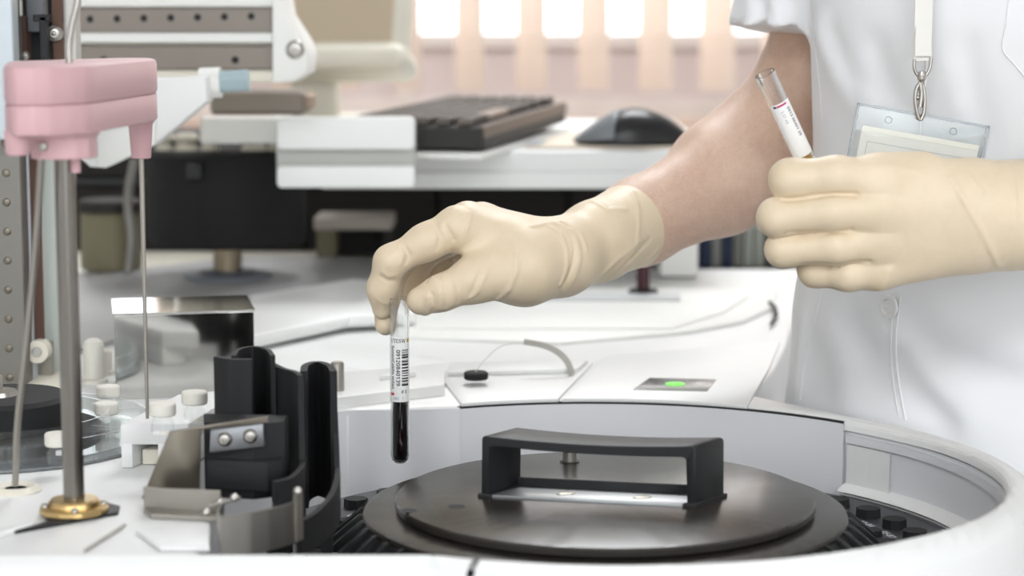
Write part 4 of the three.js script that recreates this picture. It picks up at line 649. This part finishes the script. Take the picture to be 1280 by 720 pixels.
const lGloveBase = (p) => {
  let palm = 1e9; for (const [a, b] of LPALM) palm = smin(palm, cap(p, a.p, b.p, a.r, b.r), 0.014);
  let d = palm; for (const k in LH) { const f = chain(p, LH[k], 0.006); d = Math.min(d, smin(palm, f, 0.008)); }
  const ax = p.clone().sub(LCUFF[2].p).dot(lDir);
  let cu = smin(cap(p, LCUFF[0].p, LCUFF[1].p, LCUFF[0].r, LCUFF[1].r), cap(p, LCUFF[1].p, LCUFF[2].p.clone().addScaledVector(lDir, 0.03), LCUFF[1].r, LCUFF[2].r), 0.01);
  cu = smax(cu - 0.001 * Math.exp(-((ax + 0.0015) ** 2) / (2 * 0.0012 ** 2)), ax, 0.001);
  return smin(d, cu, 0.014);
};
const lGlove = folds(lGloveBase, [
  [1.0, 1.6, [1188, 222], [1205, 250], [1225, 285], [1240, 315], [1248, 332]], [0.9, 1.5, [1262, 208], [1268, 240], [1268, 280], [1258, 320], [1250, 334]], [0.6, 1.6, [1198, 205], [1212, 222], [1228, 240]], [0.6, 2.2, [1100, 362], [1108, 352], [1112, 340]], [0.5, 2, [1160, 356], [1164, 346]],
  [0.5, 3.0, [1085, 205], [1120, 208], [1150, 215]], [-1.6, 1.3, [980, 250], [1012, 248], [1046, 243], [1070, 244]], [-1.8, 1.3, [985, 292], [1030, 291], [1064, 287]], [-1.8, 1.3, [1005, 331], [1050, 331], [1086, 328]], [0.4, 2.5, [1005, 205], [1010, 225], [1006, 245]],
]);
// torso, arms, head: body axes
const TC = V(0.378, 0, -1.61), YAW = 35 * D2R, tx_ = [-Math.cos(YAW), -Math.sin(YAW)], nx_ = [-Math.sin(YAW), Math.cos(YAW)];   // toward her right side, toward her front (x, z)
const body = (s, f, y) => V(TC.x + tx_[0] * s + nx_[0] * f, y, TC.z + tx_[1] * s + nx_[1] * f);
const lerp3 = (y, T) => { for (let i = 0; i + 1 < T.length; i++) if (y <= T[i + 1][0]) { const k = Math.max(0, (y - T[i][0]) / (T[i + 1][0] - T[i][0])), e = k * k * (3 - 2 * k); return T[i].map((v, j) => v + (T[i + 1][j] - v) * e); } return T[T.length - 1]; };
const TORSO = [[0.5, 0.152, 0.106, 0], [0.85, 0.16, 0.11, 0], [1.0, 0.148, 0.103, 0], [1.12, 0.13, 0.1, 0.002], [1.24, 0.13, 0.11, 0.006], [1.34, 0.135, 0.10, 0], [1.42, 0.13, 0.075, -0.01], [1.47, 0.07, 0.055, -0.015]];   // height, half width, half depth, forward shift
function torso(p, grow) {
  const [, w, dd, sh] = lerp3(p.y, TORSO), s = (p.x - TC.x) * tx_[0] + (p.z - TC.z) * tx_[1], f = (p.x - TC.x) * nx_[0] + (p.z - TC.z) * nx_[1] - sh, a = w + grow, b = dd + grow, q = Math.pow(Math.pow(Math.abs(s) / a, 2.3) + Math.pow(Math.abs(f) / b, 2.3), 1 / 2.3);
  const d = (q - 1) * Math.min(a, b); return smax(smax(d, 0.5 - p.y, 0.01), p.y - 1.47 - grow, 0.05);
}
const rSh = V(0.305, 1.415, -1.75), rEl = onZ(987, 184, 1.735), rWr = onZ(722, 315, 1.545), lSh = body(-0.165, -0.015, 1.415), lWr = LCUFF[1].p.clone(), lEl = V(lWr.x + 0.235, 1.125, lWr.z - 0.075);
const armR = [{ p: rSh, r: 0.046 }, { p: rSh.clone().lerp(rEl, 0.55), r: 0.0405 }, { p: rEl, r: 0.042 }, { p: rEl.clone().lerp(rWr, 0.35), r: 0.041 }, { p: RCUFF[2].p.clone(), r: RCUFF[2].r - 0.0042 }, { p: RCUFF[1].p.clone(), r: RCUFF[1].r - 0.006 }];
const armL = [{ p: lSh, r: 0.046 }, { p: lSh.clone().lerp(lEl, 0.55), r: 0.041 }, { p: lEl, r: 0.041 }, { p: lEl.clone().lerp(lWr, 0.3), r: 0.042 }, { p: lWr, r: LCUFF[1].r - 0.003 }];
const crook = [onZ(1012, 95, 1.735), onZ(900, 208, 1.685)];
const armRF = (p) => smin(chain(p, armR, 0.016), cap(p, crook[0], crook[1], 0.033, 0.036), 0.02);
const hc = body(0, 0.01, 1.625);
const hipR = body(0.085, 0, 0.86), hipL = body(-0.085, 0, 0.86), knR = body(0.085, -0.02, 0.46), knL = body(-0.09, -0.01, 0.46), anR = body(0.09, -0.075, 0.09), anL = body(-0.09, -0.06, 0.09);
const hq = (p) => { const s = (p.x - hc.x) * tx_[0] + (p.z - hc.z) * tx_[1], f = (p.x - hc.x) * nx_[0] + (p.z - hc.z) * nx_[1]; return [s, p.y - hc.y, f]; };
const ell = (a, c, r) => (Math.hypot((a[0] - c[0]) / r[0], (a[1] - c[1]) / r[1], (a[2] - c[2]) / r[2]) - 1) * Math.min(...r);
const headF = (p) => {
  const a = hq(p), b = [Math.abs(a[0]), a[1], a[2]];
  let d = smin(ell(a, [0, 0.025, -0.008], [0.073, 0.092, 0.09]), ell(a, [0, -0.045, 0.028], [0.052, 0.068, 0.06]), 0.04);
  d = smin(d, cap({ x: a[0], y: a[1], z: a[2] }, V(0, 0.012, 0.086), V(0, -0.022, 0.106), 0.007, 0.011), 0.014);
  d = smin(d, ell(a, [0, -0.06, 0.086], [0.024, 0.008, 0.01]), 0.008);
  d = smin(d, ell(b, [0.076, -0.005, -0.01], [0.009, 0.03, 0.018]), 0.008);
  d = smax(d, -ell(b, [0.031, 0.008, 0.094], [0.017, 0.01, 0.014]), 0.012);
  d = smin(d, ell(b, [0.031, 0.008, 0.074], [0.0125, 0.011, 0.0125]), 0.003);
  return d;
};
const neck = [body(0, -0.02, 1.4), hc.clone().add(V(0, -0.05, 0))];
const person = thing('person', 'person in a white short-sleeved uniform and pale latex gloves handling two tubes', 'person', [TC.x, 0, TC.z]);
{ // the skin: a coarse grid for what the clothes cover, a fine one for the bare right arm, joined into one figure
  const fine = surface((p) => smax(armRF(p), p.y - 1.4, 0.001), [-0.01, 1.0, -1.84], [0.37, 1.42, -1.5], 0.004);
  const coarse = surface((p) => { let d = smin(torso(p, -0.012), chain(p, armL, 0.03), 0.02); d = smin(d, cap(p, neck[0], neck[1], 0.058, 0.05), 0.03); d = smin(d, headF(p), 0.02); d = smin(d, cap(p, rSh, rSh.clone().lerp(rEl, 0.3), 0.046, 0.04), 0.02); for (const [a, b, c] of [[hipR, knR, anR], [hipL, knL, anL]]) d = smin(d, smin(cap(p, a, b, 0.075, 0.05), cap(p, b, c, 0.05, 0.035), 0.03), 0.03); return d; }, [0.1, 0.04, -1.92], [0.78, 1.78, -1.28], 0.0085);
  part(person, 'body', mergeGeometries([fine, coarse]), M.skin, 'bare skin of the arms, neck and face');
  const hairF = (p) => { const a = hq(p); return smax(smax(ell(a, [0, 0.03, -0.014], [0.084, 0.1, 0.1]), -ell(a, [0, -0.06, 0.1], [0.09, 0.115, 0.075]), 0.015), -(a[1] + 0.1), 0.01); };
  part(person, 'hair', surface(hairF, [hc.x - 0.16, hc.y - 0.14, hc.z - 0.16], [hc.x + 0.16, hc.y + 0.15, hc.z + 0.16], 0.006), M.hair, 'short brown hair');
}
part(person, 'glove', surface(rGlove, [-0.13, 0.99, -1.66], [0.15, 1.17, -1.42], 0.0012), M.latex, 'pale latex glove holding the blood tube');
part(person, 'glove', surface(lGlove, [0.13, 1.0, -1.47], [0.45, 1.16, -1.3], 0.0016), M.latex, 'pale latex glove holding the serum tube');
// uniform: tunic with loose short sleeves
const hemR = rSh.clone().lerp(rEl, 0.62), sDirR = rEl.clone().sub(rSh).normalize(), hemL = lSh.clone().lerp(lEl, 0.6), sDirL = lEl.clone().sub(lSh).normalize();
const sleeveTilt = V(-0.13, -1, 0.05).normalize();
const hemPt = onZ(965, 37, 1.7);
const tunicBase = (p) => {
  let d = smax(torso(p, 0.014), 0.62 - p.y, 0.004);
  let sr = smax(cap(p, rSh.clone().add(V(-0.012, 0, 0.01)), V(0.239, 1.2, -1.70), 0.064, 0.072), p.clone().sub(hemPt).dot(sleeveTilt), 0.002);
  let sl = smax(cap(p, lSh, hemL.clone().lerp(lEl, 0.3), 0.06, 0.06), p.clone().sub(hemL).dot(sDirL), 0.003);
  d = smin(d, sr, 0.016); d = smin(d, sl, 0.02);
  return smax(d, -cap(p, neck[0].clone().add(V(0, 0.03, 0)), neck[1], 0.062, 0.07), 0.006);
};
const tunic = folds(tunicBase, [
  [5, 14, [1028, 40], [1048, 90], [1080, 135]], [-4, 12, [1040, 50], [1062, 100], [1092, 150]], [4, 12, [1085, 130], [1105, 165], [1110, 190]], [-4, 12, [1095, 60], [1110, 110], [1130, 140]], [3, 14, [1180, 20], [1186, 80], [1200, 130]], [-3, 12, [1205, 60], [1215, 120], [1230, 170]],
  [5, 16, [1120, 430], [1150, 470], [1200, 510]], [-6, 14, [1125, 450], [1150, 495], [1180, 530]], [4, 18, [1180, 400], [1230, 420], [1278, 440]], [-4, 16, [1170, 440], [1220, 462], [1278, 480]], [4, 16, [1040, 420], [1055, 450], [1060, 490]], [-4, 15, [1065, 410], [1082, 440], [1100, 470]], [3, 10, [1005, 400], [1002, 440], [998, 480]],
  [3, 7, [935, 0], [938, 16], [936, 30]], [-3, 6, [950, 0], [954, 16], [953, 32]], [3, 7, [968, 0], [972, 18], [972, 34]], [-3, 6, [985, 0], [990, 18], [990, 36]],
]);
const un = part(person, 'uniform', surface(tunic, [0.13, 0.6, -1.9], [0.72, 1.52, -1.4], 0.0045), M.cloth, 'white cotton tunic');
{ // seams, placket, button, pocket: laid on the cloth
  const S = (list, lift = 0.0004) => list.map(([x, y]) => { const p = march(tunic, x, y, 1.3); return p && p.add(V(nx_[0] * lift, 0, nx_[1] * lift)); }).filter(Boolean);
  const dense = (L, n = 10) => { const c = new THREE.CatmullRomCurve3(L.map(([x, y]) => V(x, y, 0))); return c.getPoints(n * (L.length - 1)).map(p => [p.x, p.y]); };
  const seam = (L, r) => { const P = S(dense(L)); if (P.length > 3) part(un, 'seam', tube(P, r, P.length * 2, 6), M.stitch); };
  seam([[1028, 358], [1016, 410], [1005, 460], [1000, 500]], 0.0006);
  seam([[1166, -10], [1160, 60], [1155, 120], [1149, 170], [1145, 200]], 0.0008);
  seam([[1127, 366], [1122, 400], [1120, 440], [1124, 480], [1132, 525]], 0.0008);
  seam([[1118, 366], [1115, 400], [1114, 440], [1117, 480], [1124, 522]], 0.0006);
  seam([[1262, -5], [1258, 30], [1254, 62], [1268, 80], [1290, 106]], 0.0006);
  seam([[1011, -5], [1014, 20], [1018, 50], [1024, 100], [1028, 150]], 0.0004);
  const bp = march(tunic, 1112, 383, 1.3), bn = V(nx_[0], 0, nx_[1]);
  const bg = lathe([[0, 0.0014], [0.0052, 0.0014], [0.0062, 0.0032], [0.0086, 0.0028], [0.0091, 0.0012], [0.0083, 0], [0, 0]], [0, 0, 0], 28, 0.7).applyQuaternion(new THREE.Quaternion().setFromUnitVectors(V(0, 1, 0), bn.clone().add(V(-0.5, 0, 0)).normalize())).translate(bp.x, bp.y, bp.z + 0.001);
  const bt = part(un, 'button', bg, mat('#ececea', 0.3), 'white button'); 
  part(bt, 'thread', cyl(bp.clone().add(V(-0.0045, 0, 0.0015)), bp.clone().add(V(-0.0015, 0.0006, 0.0028)), 0.0005), M.stitch);
}
{ const tr = (p) => { let d = 1e9; for (const [a, b, c] of [[hipR, knR, anR], [hipL, knL, anL]]) d = smin(d, smin(cap(p, a, b, 0.088, 0.068), cap(p, b, c, 0.068, 0.06), 0.03), 0.01); return smax(d, 0.075 - p.y, 0.003); };
  part(person, 'trousers', surface(tr, [0.1, 0.06, -1.86], [0.6, 0.98, -1.4], 0.01), M.cloth, 'white trousers');
  for (const a of [anR, anL]) { const sf = (p) => { const s = (p.x - a.x) * tx_[0] + (p.z - a.z) * tx_[1], f = (p.x - a.x) * nx_[0] + (p.z - a.z) * nx_[1]; return smax(smin(ell([s, p.y, f], [0, 0.03, 0.05], [0.045, 0.05, 0.125]), ell([s, p.y, f], [0, 0.06, 0], [0.042, 0.05, 0.05]), 0.02), -p.y, 0.003); }; part(person, 'shoe', surface(sf, [a.x - 0.22, -0.01, a.z - 0.2], [a.x + 0.16, 0.13, a.z + 0.22], 0.008), M.white, 'white clog'); }
}
// lanyard and badge hanging on the tunic
{ const S = (x, y, lift) => { const p = march(tunic, x, y, 1.3); return p.add(V(0, 0, lift)); };
  const bz = Math.max(...[[1070, 135], [1150, 150], [1235, 165], [1080, 190], [1225, 195]].map(([x, y]) => march(tunic, x, y, 1.3).z)) + 0.004, bd = -bz;
  const c0 = onZ(1152, 143, bd), t = thing('identity_badge', 'clear plastic badge holder with a white card on the uniform', 'badge', c0.toArray());
  const P = (a, b, dd = bd) => { const p = onZ(a, b, dd); return [p.x, p.y]; };
  const tl = P(1072, 128), tr = P(1237, 157), ang = Math.atan2(tr[1] - tl[1], tr[0] - tl[0]), W = Math.hypot(tr[0] - tl[0], tr[1] - tl[1]), H = 0.078;
  const T = (g) => g.rotateZ(ang).translate(tl[0], tl[1], bz);
  part(t, 'holder_front', T(box(0, -H, 0.0008, W, 0, 0.0013, 0.0002)), M.clearPlastic); part(t, 'holder_back', T(box(0, -H, -0.0013, W, 0, -0.0008, 0.0002)), M.clearPlastic);
  const em = mat('#dfe3e6', 0.2, 0, { transmission: 0.6, thickness: 0 });
  part(t, 'holder_rim', T(mergeGeometries([box(0, -0.002, -0.0015, W, 0, 0.0015, 0.0003), box(0, -H, -0.0015, 0.002, 0, 0.0015, 0.0003), box(W - 0.002, -H, -0.0015, W, 0, 0.0015, 0.0003)])), em);
  const cd = part(t, 'card', T(box(0.0065, -H + 0.004, -0.0006, W - 0.0045, -0.0155, 0.0004, 0.0002)), mat('#f1efe9', 0.6), 'white card'); 
  const li = mat('#a9adb2', 0.6);
  part(cd, 'printed_frame', T(mergeGeometries([box(0.012, -0.0262, 0.0004, W - 0.012, -0.0259, 0.0006, 0), box(0.012, -H + 0.01, 0.0004, 0.0123, -0.0259, 0.0006, 0), box(W - 0.0123, -H + 0.01, 0.0004, W - 0.012, -0.0259, 0.0006, 0)])), li);
  part(cd, 'card_edge', T(box(0.0068, -0.0192, 0.0002, W - 0.0048, -0.0153, 0.0008, 0.0002)), mat('#f7f4ea', 0.5));
  for (const k of [0.25, 0.74]) part(t, 'punched_ring', T(new THREE.TorusGeometry(0.0024, 0.0003, 6, 20).translate(W * k, -0.0085, 0.0014)), em);
  // strap and clip
  const l = thing('lanyard', 'white lanyard strap with a silver swivel clip holding the badge', 'lanyard', onZ(1153, 80, bd).toArray());
  const strip = (L, w, m, n) => { const pos = [], idx = []; L.forEach((p, i) => { const a = [p.x - w / 2, p.y, p.z], b = [p.x + w / 2, p.y, p.z + 0.0004]; for (const [dx, dz] of [[0, 0.0006], [0, -0.0006]]) pos.push(a[0], a[1], a[2] + dz, b[0], b[1], b[2] + dz); if (i) { const o = (i - 1) * 4, q = i * 4; idx.push(o, o + 1, q, o + 1, q + 1, q, o + 2, q + 2, o + 3, o + 3, q + 2, q + 3, o, q, o + 2, o + 2, q, q + 2, o + 1, o + 3, q + 1, o + 3, q + 3, q + 1); } }); const g = new THREE.BufferGeometry(); g.setAttribute('position', new THREE.Float32BufferAttribute(pos, 3)); g.setAttribute('uv', new THREE.Float32BufferAttribute(new Float32Array(pos.length / 3 * 2), 2)); g.setIndex(idx); g.computeVertexNormals(); return part(l, n, g, m); };
  const strapM = mat('#eeece6', 0.7), s0 = onZ(1153, 76, bd - 0.002), s1 = onZ(1155, 0, bd + 0.002), up = [];
  for (let i = 0; i <= 14; i++) { const y = s1.y + (1.43 - s1.y) * i / 14, q = body(0.06 * i / 14 * 0, 0, y), f = lerp3(y, TORSO); up.push(V(s1.x + (q.x + nx_[0] * (f[2] + 0.024) - s1.x) * Math.min(1, i / 6), y, Math.max(bz + 0.004, q.z + nx_[1] * (f[2] + f[3] + 0.026)))); }
  strip([s0, onZ(1153, 55, bd - 0.002), s1, ...up.slice(1)], 0.0125, strapM, 'strap'); strip([onZ(1154, 70, bd - 0.0045), onZ(1154, 50, bd - 0.0045), onZ(1155, 33, bd - 0.004)], 0.0115, strapM, 'strap_end');
  const cl = M.steel, q = (a, b, k = 0.004) => onZ(a, b, bd - k);
  part(l, 'ring', tube([q(1143, 74), q(1143, 86), q(1147, 94), q(1153, 96), q(1159, 92), q(1163, 82), q(1164, 72)], 0.0012, 30, 8), cl, 'silver ring');
  part(l, 'swivel', lathe([[0, 0.006], [0.0022, 0.0055], [0.0034, 0.003], [0.003, 0], [0.0018, -0.002], [0.0018, -0.004], [0, -0.004]], q(1152, 99).toArray(), 16, 0.8), cl);
  part(l, 'hook', tube([q(1152, 101), q(1146, 110), q(1144, 124), q(1146, 140), q(1150, 150), q(1154, 144), q(1156, 128), q(1155, 112), q(1152, 103)], 0.0014, 40, 8), cl, 'silver hook'); part(l, 'gate', tube([q(1150, 104), q(1152, 118), q(1150, 134)], 0.0018, 16, 8), cl); part(l, 'hook_stud', cyl(q(1146, 122, 0.002), q(1156, 124, 0.002), 0.0018), cl);
}
scene.traverse(o => { if (o.isRectAreaLight) return; if (o.isLight) o.castShadow = true; });
renderer.render(scene, camera);
